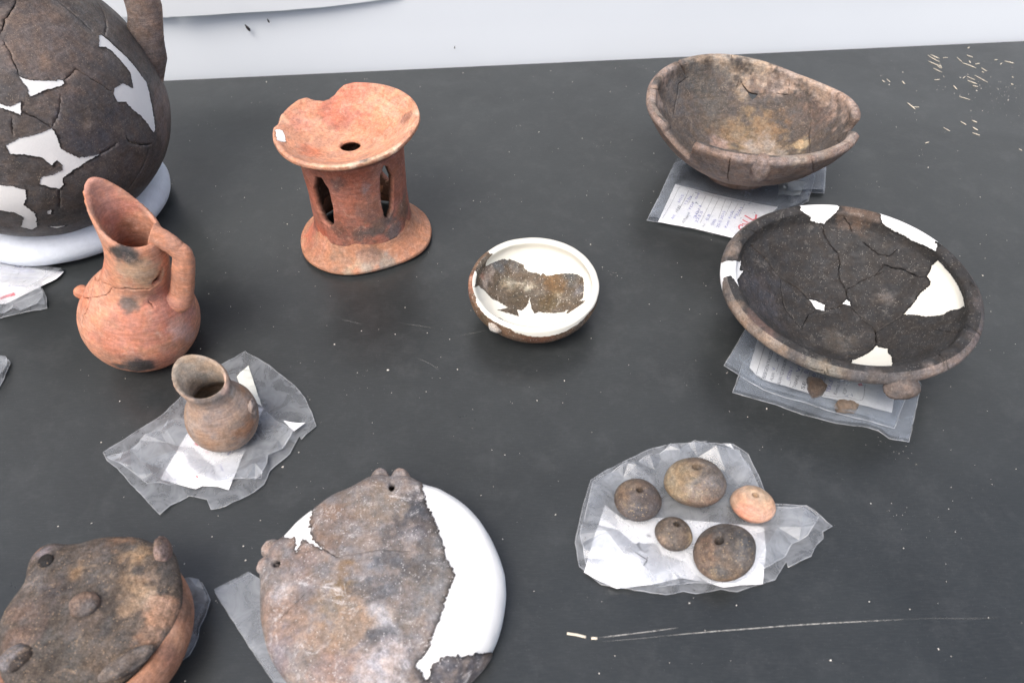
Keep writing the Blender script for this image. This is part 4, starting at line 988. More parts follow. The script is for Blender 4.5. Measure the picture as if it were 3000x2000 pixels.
def table_mat():
    m, nt, out, N, Lk = newmat('black_board'); co = N('TexCoord').outputs['Object']
    a = ramp(N, Lk, noise(N, Lk, co, 5, 6, .6, .5), [(.3, .8), (.7, 1.25)])
    c = mul(N, Lk, (.0238, .0268, .0272, 1), a)
    # grain of rubbed-in dust, drawn out along the board
    mp = N('Mapping'); mp.inputs['Scale'].default_value = (90, 700, 1); mp.inputs['Rotation'].default_value = (0, 0, .1); Lk(co, mp.inputs[0])
    a = ramp(N, Lk, noise(N, Lk, mp.outputs[0], 1.0, 6, .7), [(.46, 0.0), (.78, .08)])
    c = mul(N, Lk, c, (.20, .20, .20, 1), a, 'MIX')
    a = ramp(N, Lk, noise(N, Lk, co, 22, 10, .8, .2), [(.50, 0.0), (.75, .07)])
    c = mul(N, Lk, c, (.30, .30, .30, 1), a, 'MIX')
    a = ramp(N, Lk, noise(N, Lk, co, 900, 3, .6), [(.66, 0.0), (.76, .30)])
    c = mul(N, Lk, c, (.45, .45, .44, 1), a, 'MIX')
    b = N('BsdfPrincipled'); Lk(c, b.inputs['Base Color']); b.inputs['Specular IOR Level'].default_value = .55
    rr = ramp(N, Lk, noise(N, Lk, co, 9, 8, .7, .6), [(.3, .27), (.7, .40)]); Lk(rr, b.inputs['Roughness'])
    bp = N('Bump', Strength=.12, Distance=.0004); Lk(noise(N, Lk, co, 800, 4, .6), bp.inputs['Height']); Lk(bp.outputs[0], b.inputs['Normal'])
    Lk(b.outputs[0], out.inputs[0]); return m

def scratch_mat():
    m, nt, out, N, Lk = newmat('pale_scratch'); at = N('Attribute', attribute_name='tone'); co = N('TexCoord').outputs['Object']
    tr = N('BsdfTransparent'); df = N('BsdfDiffuse', Color=(.42, .41, .38, 1))
    f = ramp(N, Lk, noise(N, Lk, co, 260, 5, .7), [(.35, .15), (.6, 1.0)])
    s = N('SeparateColor'); Lk(at.outputs['Color'], s.inputs[0]); k = N('Math', operation='MULTIPLY'); Lk(s.outputs[0], k.inputs[0]); Lk(f, k.inputs[1])
    mx = N('MixShader'); Lk(k.outputs[0], mx.inputs[0]); Lk(tr.outputs[0], mx.inputs[1]); Lk(df.outputs[0], mx.inputs[2]); Lk(mx.outputs[0], out.inputs[0]); return m

PLASTER = plaster_mat('white_plaster', (.81, .805, .785))
CREAM = plaster_mat('cream_plaster', (.75, .725, .64))
FILM = film_mat('clear_film', .22, .30)
ZIP = film_mat('zip_bag_film', .19, .10, (.74, .82, .93), .22)
PAPER = plain('white_paper', (.82, .82, .83), .85, .2, .02)
INK = plain('black_ink', (.05, .05, .07), .8, .2); BLUE = plain('blue_ink', (.10, .10, .42), .7, .3); RED = plain('red_ink', (.72, .07, .09), .7, .3)
STRAW = plain('straw', lin((205, 194, 172)), .7, .3, .18, 300)
CRUMB = plain('pale_crumb', (.72, .68, .60), .9, .2, .2, 900)
FOAM = plain('white_foam', (.66, .70, .76), .95, .15, .05, 90, .8, 260)
def sheeting(name, col, trans):
    m, nt, out, N, Lk = newmat(name); co = N('TexCoord').outputs['Object']
    c = mul(N, Lk, tuple(col) + (1,), ramp(N, Lk, noise(N, Lk, co, 3, 5), [(.3, .97), (.7, 1.0)]))
    b = N('BsdfPrincipled', Roughness=.55); Lk(c, b.inputs['Base Color']); b.inputs['Specular IOR Level'].default_value = .3
    t = N('BsdfTranslucent'); Lk(c, t.inputs[0]); mx = N('MixShader', Fac=trans); Lk(b.outputs[0], mx.inputs[1]); Lk(t.outputs[0], mx.inputs[2]); Lk(mx.outputs[0], out.inputs[0]); return m
WALLM = sheeting('white_sheeting', (.78, .82, .855), .12)
SHEETM = sheeting('white_poster', (.80, .835, .865), .12)
INSECT = plain('insect_black', (.02, .015, .015), .5, .4)

# ---------- mesh helpers ----------
def mesh_obj(name, V, Fs, mat, parent=None, tone=None, smooth=True):
    me = bpy.data.meshes.new(name); me.from_pydata([tuple(map(float, v)) for v in V], [], Fs); me.update()
    if smooth: me.polygons.foreach_set('use_smooth', np.ones(len(me.polygons), bool))
    if tone is not None:
        a = me.color_attributes.new('tone', 'FLOAT_COLOR', 'POINT'); t = np.ones((len(V), 4), np.float32); t[:, :3] = tone; a.data.foreach_set('color', t.ravel())
    me.materials.append(mat)
    o = bpy.data.objects.new(name, me); COL.objects.link(o)
    if parent is not None: o.parent = parent
    return o

def tag(o, label=None, cat=None, group=None, kind=None):
    for k, v in (('label', label), ('category', cat), ('group', group), ('kind', kind)):
        if v: o[k] = v
    return o

def thing(name, key, label, cat, group=None):
    loc, rot = POSE[key] if isinstance(key, str) else key
    o = bpy.data.objects.new(name, None); COL.objects.link(o); o.empty_display_size = .02
    o.matrix_world = Matrix.Translation(loc) @ Matrix(rotm(rot).tolist()).to_4x4()
    return tag(o, label, cat, group)

def paint(p, base, spots, seed=0):
    """Firing colours: base plus soft-edged clouds (centre, radius, colour)."""
    c = np.tile(lin(base), (len(p), 1)); n = fbm(p, 48, seed + 3, 5) + .6 * fbm(p, 210, seed + 9, 3)
    for q, r, col in spots:
        d = np.linalg.norm(p - q, axis=1) / (r * 1.1) + n * .62
        w = np.clip(1.35 - d, 0, 1); w = w * w * (3 - 2 * w) * .88
        c = c * (1 - w[:, None]) + lin(col) * w[:, None]
    return c

def inpoly(P, poly):
    x, y = P[:, 0], P[:, 1]; r = np.zeros(len(P), bool); a = np.asarray(poly); b = np.roll(a, -1, 0)
    bb = (x >= a[:, 0].min()) & (x <= a[:, 0].max()) & (y >= a[:, 1].min()) & (y <= a[:, 1].max())
    i = np.where(bb)[0]; xs, ys = x[i], y[i]; c = np.zeros(len(i), bool)
    for (x0, y0), (x1, y1) in zip(a, b):
        if y0 == y1: continue
        k = ((y0 > ys) != (y1 > ys)) & (xs < (x1 - x0) * (ys - y0) / (y1 - y0) + x0); c ^= k
    r[i] = c; return r

def ragged(pl, step, amp, rs, closed=True):
    """Densify a line of (x, y) and roughen it like a broken edge."""
    P = np.array(pl, float); out = []
    n = len(P) if closed else len(P) - 1
    for i in range(n):
        a, b = P[i], P[(i + 1) % len(P)]; L = np.hypot(*(b - a)); k = max(1, int(L / step)); nrm = np.array([-(b - a)[1], (b - a)[0]]) / max(L, 1e-9)
        for j in range(k):
            o = rs.normal() * amp if j else 0
            out.append(a + (b - a) * j / k + nrm * o)
    if not closed: out.append(P[-1])
    return np.array(out)

def cdt(points, polys):
    V = [Vector((float(x), float(y))) for x, y in points]; E = []
    for P in polys:
        i0 = len(V); V += [Vector((float(x), float(y))) for x, y in P]; n = len(P)
        E += [(i0 + i, i0 + (i + 1) % n) for i in range(n)]
    vo, _, fo, *_ = delaunay_2d_cdt(V, E, [], 0, 1e-7)
    return np.array([tuple(v) for v in vo]), np.array([f[:3] for f in fo if len(f) == 3], int)

def vessel(key, root, base, base_in=None, mat=None, fillmat=None, names=('wall', 'plaster_fill'), fill_is_clay=False, rough_edge=.00035, seed=0, main=1, min_sherd=90, bodymat_is_plaster=False, creams=(), edge_band=.0012):
    """Build one vessel wall from its FORM and its MARKs: clay (split into sherds where cracks part it) and plaster fills."""
    f = FORMS[key]; mk = MARK.get(key, {}); rs = np.random.RandomState(seed + 5); h = f.h
    # ring points
    pts = []; s = (0 if not f.open else 0.0)
    if not f.open: pts.append((0., 0.))
    k = 0; s = h if not f.open else h * .6
    while s < f.S:
        r = float(np.interp(s, f.s, f.r)); n = max(6, int(2 * np.pi * r / h)); th = (np.arange(n) + .5 * (k & 1)) / n * 2 * np.pi
        keep = s < f.smax(th) - h * .55
        if keep.any(): pts += [tuple(q) for q in f.dom(np.full(keep.sum(), s), th[keep])]
        k += 1; s += h if s < f.S - 3.5 * h else h * .5
    tb = np.linspace(0, 2 * np.pi, int(2 * np.pi * max(f.r) / h * 1.3), endpoint=False)
    sm = f.smax(tb); outline = f.dom(sm - 1e-6, tb); polys = [outline]; inner = None
    if f.open:
        ti = np.linspace(0, 2 * np.pi, max(24, int(2 * np.pi * f.r[0] / h)), endpoint=False); inner = f.dom(np.full(len(ti), 1e-6), ti); polys.append(inner)
    def todom(pl, step=.0012, amp=rough_edge, closed=True):
        q = np.array(pl); s_ = q[:, 0]
        # roughen in a local metric: arc length vs. arc along the parallel
        D = f.dom(np.minimum(s_, f.S) , q[:, 1]); over = s_ > f.S
        D[over] *= 1.04
        sc_ = np.median(f.scale(np.minimum(s_, f.S), q[:, 1] * 0)) if len(q) else 1
        return ragged(D, step * sc_, amp * sc_, rs, closed)
    fills = [(sd, dp, todom(pl)) for sd, dp, pl in mk.get('fill', [])]
    holes = [todom(pl, .0015, rough_edge * .5) for sd, dp, pl in mk.get('hole', [])]
    cr = []
    for w, pl in mk.get('crack', []):
        D = todom(pl, .002, .0004, False)
        ss, _ = f.undom(D); sc_ = f.scale(ss, 0 * ss); n = len(D)
        t = np.gradient(D, axis=0); t /= np.linalg.norm(t, axis=1)[:, None] + 1e-12; nr = np.stack([-t[:, 1], t[:, 0]], 1)
        e = np.minimum(1, np.minimum(np.arange(n), np.arange(n)[::-1]) / 2.5 + .25)
        ww = w * .001 * .5 * sc_ * e * (1 + .45 * rs.uniform(-1, 1, n))
        cr.append(np.vstack([D + nr * ww[:, None], (D - nr * ww[:, None])[::-1]]))
    allp = [p for _, _, p in fills] + holes + cr
    # drop grid points that crowd the constraint lines
    P = np.array(pts)
    if allp:
        Cq = np.vstack(allp); ss, _ = f.undom(P); rad = .30 * h * f.scale(ss, 0 * ss); keep = np.ones(len(P), bool)
        for i in range(0, len(P), 2000):
            d2 = ((P[i:i + 2000, None, :] - Cq[None]) ** 2).sum(2).min(1); keep[i:i + 2000] = d2 > rad[i:i + 2000] ** 2
        P = P[keep]
    vo, tr = cdt(P, polys + allp)
    C = vo[tr].mean(1)
    ok = inpoly(C, outline)
    if inner is not None: ok &= ~inpoly(C, inner)
    for p in holes: ok &= ~inpoly(C, p)
    tr, C = tr[ok], C[ok]
    lab = {-1: np.zeros(len(tr), int), 1: np.zeros(len(tr), int)}
    for i, (sd, dp, p) in enumerate(fills):
        q = inpoly(C, p); ss, _ = f.undom(C)
        lab[sd][q] = i + 1
        if not fill_is_clay: lab[-sd][q] = i + 1
        elif sd == 1: pass
    gap = np.zeros(len(tr), bool)
    for p in cr: gap |= inpoly(C, p)
    gap &= ((lab[-1] == 0) & (lab[1] == 0)) | (fill_is_clay)
    if fill_is_clay: gap &= False
    tr, C = tr[~gap], C[~gap]; lab = {k_: v[~gap] for k_, v in lab.items()}
    S_, T_ = f.undom(vo)
    # orient counter-clockwise
    a, b, c = vo[tr[:, 0]], vo[tr[:, 1]], vo[tr[:, 2]]
    cw = ((b - a)[:, 0] * (c - a)[:, 1] - (b - a)[:, 1] * (c - a)[:, 0]) < 0; tr[cw] = tr[cw][:, ::-1]
    pos = {sd: f.P(S_, T_, sd) for sd in (-1, 1)}
    # colours
    tone = {}
    for sd in (-1, 1):
        sp = [(f.P(np.array([q[0]]), np.array([q[1]]), q[2])[0], q[3] if q[2] == sd else q[3] * .4, q[4]) for q in mk.get('spot', []) if q[2] == sd or q[0] > f.S - 2 * f.lip]
        tone[sd] = paint(pos[sd], base if sd > 0 or base_in is None else base_in, sp, seed)
    # clay tone darkened in a narrow uneven band beside each fill
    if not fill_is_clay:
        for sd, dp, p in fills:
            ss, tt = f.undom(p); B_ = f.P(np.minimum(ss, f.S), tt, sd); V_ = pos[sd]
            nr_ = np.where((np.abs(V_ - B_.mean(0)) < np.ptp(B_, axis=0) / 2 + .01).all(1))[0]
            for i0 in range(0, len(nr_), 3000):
                ii = nr_[i0:i0 + 3000]; d_ = np.sqrt(((V_[ii][:, None] - B_[None]) ** 2).sum(2).min(1)) / edge_band * (1 + .5 * fbm(V_[ii], 160, 5))
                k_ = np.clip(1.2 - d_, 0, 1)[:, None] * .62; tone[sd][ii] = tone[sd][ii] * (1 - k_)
    # components of the clay
    lm = lab[main]; N = len(vo); par = np.arange(N)
    def find(x):
        while par[x] != x: par[x] = par[par[x]]; x = par[x]
        return x
    for t in tr[lm == 0]:
        r0, r1, r2 = find(t[0]), find(t[1]), find(t[2]); par[r1] = r0; par[find(r2)] = r0
    comp = np.full(len(tr), -1)
    idx = np.where(lm == 0)[0]; roots = np.array([find(t[0]) for t in tr[idx]])
    u, inv, cnt = np.unique(roots, return_inverse=True, return_counts=True); order = np.argsort(-cnt); rank = np.empty(len(u), int); rank[order] = np.arange(len(u))
    big = cnt[order] >= min_sherd; nb = max(1, int(big.sum()))
    comp[idx] = np.where(rank[inv] < nb, rank[inv], 0)
    other = lab[-main]
    objs = []
    # boundary edges (holes, cracks, rim)
    ed = {}
    for ti_, t in enumerate(tr):
        for i in range(3):
            e = (t[i], t[(i + 1) % 3]); ed[e] = ti_
    bound = [(e, t) for e, t in ed.items() if (e[1], e[0]) not in ed]
    def part(nm, pid_main, mt, is_fill, dp=0.0, tn=None):
        V, Fc, TN = [], [], []; ids = {}
        def vid(i, sd):
            k_ = (i, sd)
            if k_ not in ids:
                ids[k_] = len(V); p = pos[sd][i]
                if is_fill and dp: p = f.P(S_[i:i + 1], T_[i:i + 1], sd, -dp)[0]
                V.append(p); TN.append(tone[sd][i])
            return ids[k_]
        mine = {}
        for sd in (-1, 1):
            if is_fill: m_ = lab[sd] == pid_main
            elif sd == main: m_ = comp == pid_main
            else: m_ = (lab[sd] == 0) & ((comp == pid_main) | ((comp < 0) & (pid_main == 0)))
            mine[sd] = m_
            for t in tr[m_]:
                q = [vid(i, sd) for i in t]; Fc.append(q if sd < 0 else q[::-1])
        for (i, j), t in bound:
            if mine[main][t]:
                sA = vid(i, -1), vid(j, -1), vid(j, 1), vid(i, 1); Fc.append((sA[1], sA[0], sA[3], sA[2]))
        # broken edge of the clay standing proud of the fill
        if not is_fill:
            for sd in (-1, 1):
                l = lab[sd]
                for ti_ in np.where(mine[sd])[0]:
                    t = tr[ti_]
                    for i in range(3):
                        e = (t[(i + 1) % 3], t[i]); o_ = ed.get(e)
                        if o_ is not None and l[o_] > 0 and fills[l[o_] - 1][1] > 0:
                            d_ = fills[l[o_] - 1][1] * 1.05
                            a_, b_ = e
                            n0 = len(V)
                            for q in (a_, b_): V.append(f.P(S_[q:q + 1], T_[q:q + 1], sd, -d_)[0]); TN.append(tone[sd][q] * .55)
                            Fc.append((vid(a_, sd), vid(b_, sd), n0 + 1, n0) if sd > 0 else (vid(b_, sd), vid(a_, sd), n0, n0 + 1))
        if not Fc: return None
        o = mesh_obj(nm, V, Fc, mt, root, np.array(TN)); objs.append(o); return o
    for k_ in range(nb): part(names[0] if nb == 1 else 'sherd', k_, mat, False)
    for i, (sd, dp, p) in enumerate(fills):
        fm = fillmat if not isinstance(fillmat, list) else fillmat[min(i, len(fillmat) - 1)]
        part(names[1], i + 1, fm, True, dp)
    return objs

def tube(name, path, radii, mat, root, base, spots=(), flat=1.0, nseg=20, seed=0, cap=True, up=(0, 0, 1)):
    """A handle: an oval section swept along a smooth path."""
    P = spline(path, 12); R = np.interp(np.linspace(0, 1, len(P)), np.linspace(0, 1, len(radii)), radii)
    T = np.gradient(P, axis=0); T /= np.linalg.norm(T, axis=1)[:, None]
    A = np.cross(T, np.array(up, float)); A /= np.linalg.norm(A, axis=1)[:, None] + 1e-9; B = np.cross(T, A); V = []
    for i in range(len(P)):
        for k in range(nseg):
            t = 2 * np.pi * k / nseg; V.append(P[i] + R[i] * (np.cos(t) * A[i] + flat * np.sin(t) * B[i]))
    V = np.array(V); V += (fbm(V, 60, seed) * .0006)[:, None] * 1.0
    Fc = [(i * nseg + k, i * nseg + (k + 1) % nseg, (i + 1) * nseg + (k + 1) % nseg, (i + 1) * nseg + k) for i in range(len(P) - 1) for k in range(nseg)]
    Fc += [tuple(range(nseg))[::-1], tuple((len(P) - 1) * nseg + k for k in range(nseg))]
    return mesh_obj(name, V, Fc, mat, root, paint(V, base, spots, seed))

def blob(name, c, ax, mat, root, base, spots=(), rot=(0, 0, 0), seed=0, n=28, amp=.08, pw=2.0):
    """A rounded lump of clay (lug, boss, knob)."""
    V = []; Fc = []
    for i in range(n + 1):
        a = np.pi * i / n
        for k in range(2 * n):
            b = np.pi * k / n; V.append((np.sin(a) * np.cos(b), np.sin(a) * np.sin(b), np.cos(a)))
    V = np.array(V)
    if pw != 2: V /= ((np.abs(V) ** pw).sum(1) ** (1 / pw))[:, None]
    V *= (1 + fbm(V, 1.7, seed) * amp)[:, None]
    V = (V * np.array(ax)) @ rotm(rot).T + np.array(c)
    m = 2 * n
    Fc = [(i * m + k, (i + 1) * m + k, (i + 1) * m + (k + 1) % m, i * m + (k + 1) % m) for i in range(n) for k in range(m)]
    return mesh_obj(name, V, Fc, mat, root, paint(V, base, spots, seed))

def spt(key, s, th, side=1, off=0):
    return FORMS[key].P(np.array([s]), np.array([math.radians(th)]), side, off)[0]

# ---------- the setting: black board, white sheeting behind it ----------
te = [np.array(p) for p in FLAT['table_edge']]; ev = (te[1] - te[0]) / np.linalg.norm(te[1] - te[0]); en = np.array([-ev[1], ev[0]])
def edgept(a, b, z): q = te[0] + ev * a + en * b; return (q[0], q[1], z)
table = thing('table', ((0, .7, 0), (0, 0, 0)), 'large black board table with dust, scratches and straw under all the pottery', 'table')
def slab(name, quad, z0, z1, mat, parent=None, off=(0, 0, 0)):
    bm = bmesh.new(); q = [(x - off[0], y - off[1]) for x, y in quad]
    lo = [bm.verts.new((x, y, z0)) for x, y in q]; hi = [bm.verts.new((x, y, z1)) for x, y in q]
    bm.faces.new(lo[::-1]); bm.faces.new(hi)
    for i in range(4): bm.faces.new((lo[i], lo[(i + 1) % 4], hi[(i + 1) % 4], hi[i]))
    bmesh.ops.bevel(bm, geom=[e for e in bm.edges], offset=.0015, segments=2, affect='EDGES')
    me = bpy.data.meshes.new(name); bm.to_mesh(me); bm.free(); me.materials.append(mat); o = bpy.data.objects.new(name, me); COL.objects.link(o)
    if parent: o.parent = parent
    return o
A_, B_ = edgept(-1.2, 0, 0), edgept(2.2, 0, 0)
slab('table_top', [(A_[0], A_[1]), (A_[0] + .05, -.12), (B_[0], -.12), (B_[0], B_[1])][::-1], -.022, 0, table_mat(), table, (0, .7, 0))
# sheeting: a slack upright sheet with a hem fold along the bottom
V, Fc = [], []; nx, nz = 140, 60
for j in range(nz + 1):
    z = -.30 + 1.9 * j / nz
    for i in range(nx + 1):
        a = -1.6 + 4.2 * i / nx
        w = .006 * math.sin(a * 4 + 1) * max(0, min(1, (z - .02) * 3)) + .004 * math.sin(a * 9 + z * 3) * max(0, min(1, z * 2))
        hem = .006 * math.exp(-((z - .004) / .012) ** 2)
        V.append(edgept(a, .012 + w - hem * .6, z))
    if j: Fc += [((j - 1) * (nx + 1) + i, (j - 1) * (nx + 1) + i + 1, j * (nx + 1) + i + 1, j * (nx + 1) + i) for i in range(nx)]
tag(mesh_obj('wall', V, Fc, WALLM), kind='structure')
ground = slab('ground', [(-6, -5), (7, -5), (7, 6), (-6, 6)], -.80, -.75, plain('ground_earth', (.32, .29, .25), .9, .2, .2, 3, .4, 30)); tag(ground, kind='structure')

# ---------- clays ----------
C_POT = clay('dark_burnished_clay', (170, 150, 130), .45, .55, .62, .22, .4, .4, gain=0.76)
C_DISH = clay('black_dish_clay', (176, 168, 158), .32, .55, .7, .18, .35, .35, gain=0.78)
C_JUG = clay('red_slipped_clay', (238, 196, 175), .15, .40, .7, .45, .3, .12, .25, .35, .5, gain=0.80)
C_SJUG = clay('grey_brown_clay', (205, 182, 160), .3, .45, .75, .32, .3, .25, .4, .5, .5, gain=0.88)
C_STAND = clay('red_stand_clay', (228, 180, 150), .3, .50, .8, .42, .25, .30, .4, .6, .4, gain=0.84)
C_BOWL = clay('brown_bowl_clay', (185, 160, 135), .45, .6, .75, .25, .3, .4, gain=0.92)
C_PLATE = clay('mottled_plate_clay', (222, 216, 213), .45, .60, .8, .75, .25, .35, .7, .8, .15, gain=0.76)
C_LID = clay('sooty_lid_clay', (185, 150, 115), .5, .8, .8, .40, .25, .5, .7, gain=0.7)
C_SMALL = clay('gritty_bowl_clay', (215, 205, 190), .8, .75, .7, .30, .4, .5, .7, gain=0.72)
C_WHORL = clay('dark_whorl_clay', (190, 160, 115), .6, .65, .7, .35, .35, .45, .6, gain=0.74)
C_LOWER = clay('orange_pot_clay', (225, 165, 130), .3, .45, .75, .25, .3, .2, gain=0.95)

# ---------- the vessels ----------
big = thing('jar', 'bigpot', 'large dark globular jar with white plaster patches, sitting on a white foam ring', 'jar')
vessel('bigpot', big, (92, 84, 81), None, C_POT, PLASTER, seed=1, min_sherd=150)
hp = [spt('bigpot', .425, 24, 1, .002), spt('bigpot', .40, 24, 1, .045), spt('bigpot', .365, 25, 1, .056), spt('bigpot', .325, 26, 1, .034), spt('bigpot', .297, 27, 1, .010), spt('bigpot', .272, 26, 1, .001), spt('bigpot', .235, 24, 1, -.012)]
tube('handle', hp, [.019, .019, .019, .0195, .0205, .018, .008], C_POT, big, (158, 136, 124), [(hp[4], .03, (140, 120, 110)), (hp[5], .03, (112, 98, 92))], .62, seed=4, up=(-math.sin(math.radians(25)), math.cos(math.radians(25)), 0))

stand = thing('pot_stand', 'foot', 'red clay pedestal stand with pierced column, chipped dish top and flared foot', 'pot stand')
vessel('foot', stand, (186, 126, 94), None, C_STAND, PLASTER, names=('foot', 'plaster_fill'), seed=2)
vessel('column', stand, (168, 100, 80), (120, 84, 66), C_STAND, PLASTER, names=('column', 'plaster_fill'), seed=3, rough_edge=.0002)
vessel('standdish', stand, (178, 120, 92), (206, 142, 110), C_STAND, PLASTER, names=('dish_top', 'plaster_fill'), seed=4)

dish = thing('dish', 'dish', 'wide black dish with rolled rim, cracks and cream plaster patches, set on zip bags', 'dish')
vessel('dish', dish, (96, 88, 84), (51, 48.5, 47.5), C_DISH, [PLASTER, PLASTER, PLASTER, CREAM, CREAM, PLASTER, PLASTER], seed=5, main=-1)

bowl = thing('bowl', 'bowl', 'brown footed bowl with gaps broken out of its rim and a vertical lug', 'bowl')
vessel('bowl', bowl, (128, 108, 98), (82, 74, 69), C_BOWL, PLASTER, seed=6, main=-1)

small = thing('small_bowl', 'small', 'small shallow bowl restored in white plaster around gritty brown sherds', 'bowl')
vessel('small', small, (128, 98, 74), (100, 86, 70), CREAM, C_SMALL, names=('plaster_body', 'sherd'), fill_is_clay=True, seed=7, main=-1, min_sherd=10 ** 6)

plate = thing('lugged_plate', 'plate', 'flat mottled brown plate with paired lugs, its right side made up in white plaster', 'plate')
vessel('plate', plate, (122, 112, 108), (138, 128, 124), C_PLATE, PLASTER, seed=8, main=-1, edge_band=.0028, rough_edge=.0007)

lower = thing('orange_pot', 'lower', 'orange clay pot mostly hidden under the sooty lugged lid', 'pot')
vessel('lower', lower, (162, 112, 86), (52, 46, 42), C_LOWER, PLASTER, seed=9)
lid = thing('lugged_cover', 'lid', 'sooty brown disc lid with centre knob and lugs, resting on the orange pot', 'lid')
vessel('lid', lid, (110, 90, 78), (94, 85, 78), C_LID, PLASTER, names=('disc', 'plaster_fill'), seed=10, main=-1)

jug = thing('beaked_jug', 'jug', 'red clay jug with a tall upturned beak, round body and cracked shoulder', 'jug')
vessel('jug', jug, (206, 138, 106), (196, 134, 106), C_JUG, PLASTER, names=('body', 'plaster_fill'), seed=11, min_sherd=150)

sjug = thing('small_jug', 'smalljug', 'small grey brown jug with slanted mouth and broken handle, standing on a crumpled bag', 'jug')
vessel('smalljug', sjug, (152, 128, 112), (150, 132, 114), C_SJUG, PLASTER, names=('body', 'plaster_fill'), seed=12)

# ---------- vessel parts that are not turned walls ----------
def pt(key, n, side=1, off=0): s, th = MARK[key]['pt'][n] if isinstance(MARK[key]['pt'], dict) else dict(MARK[key]['pt'])[n]; return spt(key, s, th, side, off), th
p_, th_ = pt('dish', 'lug'); th_ = math.radians(th_); dr = np.array([math.cos(th_), math.sin(th_), 0])
p_ = spt('dish', .148, math.degrees(th_), 1)
blob('lug', p_ + dr * .003 + np.array([0, 0, -.0035]), (.0115, .0185, .0095), C_DISH, dish, (106, 94, 88), [(p_ + np.array([-.014, -.006, -.008]), .012, (62, 57, 54))], (0, 18, math.degrees(th_)), 3)
p_, th_ = pt('bowl', 'lug'); blob('lug', p_ + np.array([0, .001, .004]), (.0115, .0125, .022), C_BOWL, bowl, (124, 106, 98), [(p_ + np.array([-.012, -.005, 0]), .006, (70, 50, 44)), (p_ + np.array([.005, -.012, .0]), .012, (140, 122, 112))], (0, 8, th_), 5)
def lathe(name, prof, mat, root, base, n=72, seed=0, spots=()):
    V = np.array([(r * math.cos(2 * math.pi * k / n), r * math.sin(2 * math.pi * k / n), z) for r, z in prof for k in range(n)]); V *= (1 + fbm(V, 25, seed) * .012)[:, None]
    Fc = [(i * n + k, i * n + (k + 1) % n, (i + 1) * n + (k + 1) % n, (i + 1) * n + k) for i in range(len(prof) - 1) for k in range(n)]
    return mesh_obj(name, V, Fc, mat, root, paint(V, base, spots, seed))
lathe('foot', spline([(.036, .0005), (.044, .0002), (.0475, .004), (.0465, .011), (.0465, .018), (.050, .022)], 8), C_BOWL, bowl, (120, 96, 84), seed=3)
lathe('foot', spline([(.030, .0005), (.040, .0002), (.0435, .004), (.045, .008)], 8), C_DISH, dish, (80, 70, 64), seed=4)
p_, th_ = pt('small', 'lug'); blob('lug', p_ * (.94, .94, 1) + np.array([0, 0, .001]), (.009, .0095, .008), C_SMALL, small, (165, 155, 145), [(p_ + np.array([-.006, 0, .004]), .008, (205, 200, 192)), (p_ + np.array([.006, 0, -.006]), .006, (110, 100, 92))], (0, 0, th_), 6)
p_, th_ = pt('jug', 'boss'); blob('boss', p_, (.0085, .0075, .0075), C_JUG, jug, (212, 132, 96), (), (0, 0, th_), 7)
S_ = FORMS['jug'].S; HA = 352; a0 = spt('jug', S_ * .862, HA, 1, -.001); a1 = spt('jug', .139, HA - 4, 1, -.004); dr = np.array([math.cos(math.radians(HA)), math.sin(math.radians(HA)), 0]); up_ = np.array([0, 0, 1.])
tube('handle', [a0 - dr * .003 + up_ * .0005, a0 + dr * .008 - up_ * .0015, a0 + dr * .019 - up_ * .0085, a0 + dr * .026 - up_ * .020, a1 * (1, 1, 0) + up_ * (a1[2] + .010) + dr * .011, a1 + dr * .001 - up_ * .005], [.0150, .0118, .0110, .0112, .0120, .0160], C_JUG, jug, (206, 138, 106), [(a0 + dr * .014 - up_ * .004, .009, (196, 134, 108)), (a1, .02, (204, 130, 106))], .68, seed=8, up=(-dr[1], dr[0], 0))
p_, th_ = pt('smalljug', 'scar'); blob('handle_stub', p_, (.0035, .0065, .009), C_SJUG, sjug, (150, 132, 122), [(p_, .004, (88, 82, 80))], (0, 0, th_), 9, amp=.25)
p_, th_ = pt('lid', 'knob', -1); blob('knob', p_ + np.array([0, 0, .0005]), (.0110, .0100, .0072), C_LID, lid, (136, 112, 98), [(p_ + np.array([.006, -.006, .003]), .008, (104, 98, 96))], (0, 0, 0), 10)
p_, th_ = pt('lid', 'lug_back', -1); blob('lug', p_ + np.array([0, 0, .001]), (.0060, .0120, .0115), C_LID, lid, (150, 122, 110), [(p_ + np.array([-.009, -.004, .002]), .008, (52, 46, 42))], (0, -10, th_ - 35), 11)
p_, th_ = pt('lid', 'ridge', -1); blob('lug', p_, (.0075, .020, .0075), C_LID, lid, (112, 102, 96), [(p_ + np.array([.004, -.006, -.003]), .008, (66, 60, 58))], (0, 0, -52 + 0), 12)
p_, th_ = pt('lid', 'lug_front', -1); blob('lug', p_ - np.array([0, 0, .002]), (.013, .010, .0075), C_LID, lid, (72, 62, 56), [(p_ + np.array([-.006, 0, .004]), .008, (120, 112, 110))], (0, 0, 30), 13)
p_, th_ = pt('lid', 'lug_stud', -1, 0); lathe('stud', [(0, .0015), (.0052, .0012), (.0058, -.0005), (.0058, -.006)], C_LID, lid, (50, 47, 46), 24).location = p_ + np.array([0, 0, .0012])

for th_, f_ in ((88.5, .80), (99, .82), (162.5, .82), (171.5, .80)):
    p_ = spt('plate', FORMS['plate'].S * f_, th_, -1); blob('lug', p_ * (.972, .972, 1) + np.array([0, 0, -.0045]), (.0105, .0090, .0082), C_PLATE, plate, (140, 128, 122), [(p_ * 1.05, .006, (176, 152, 140))], (0, 6, th_), int(th_))

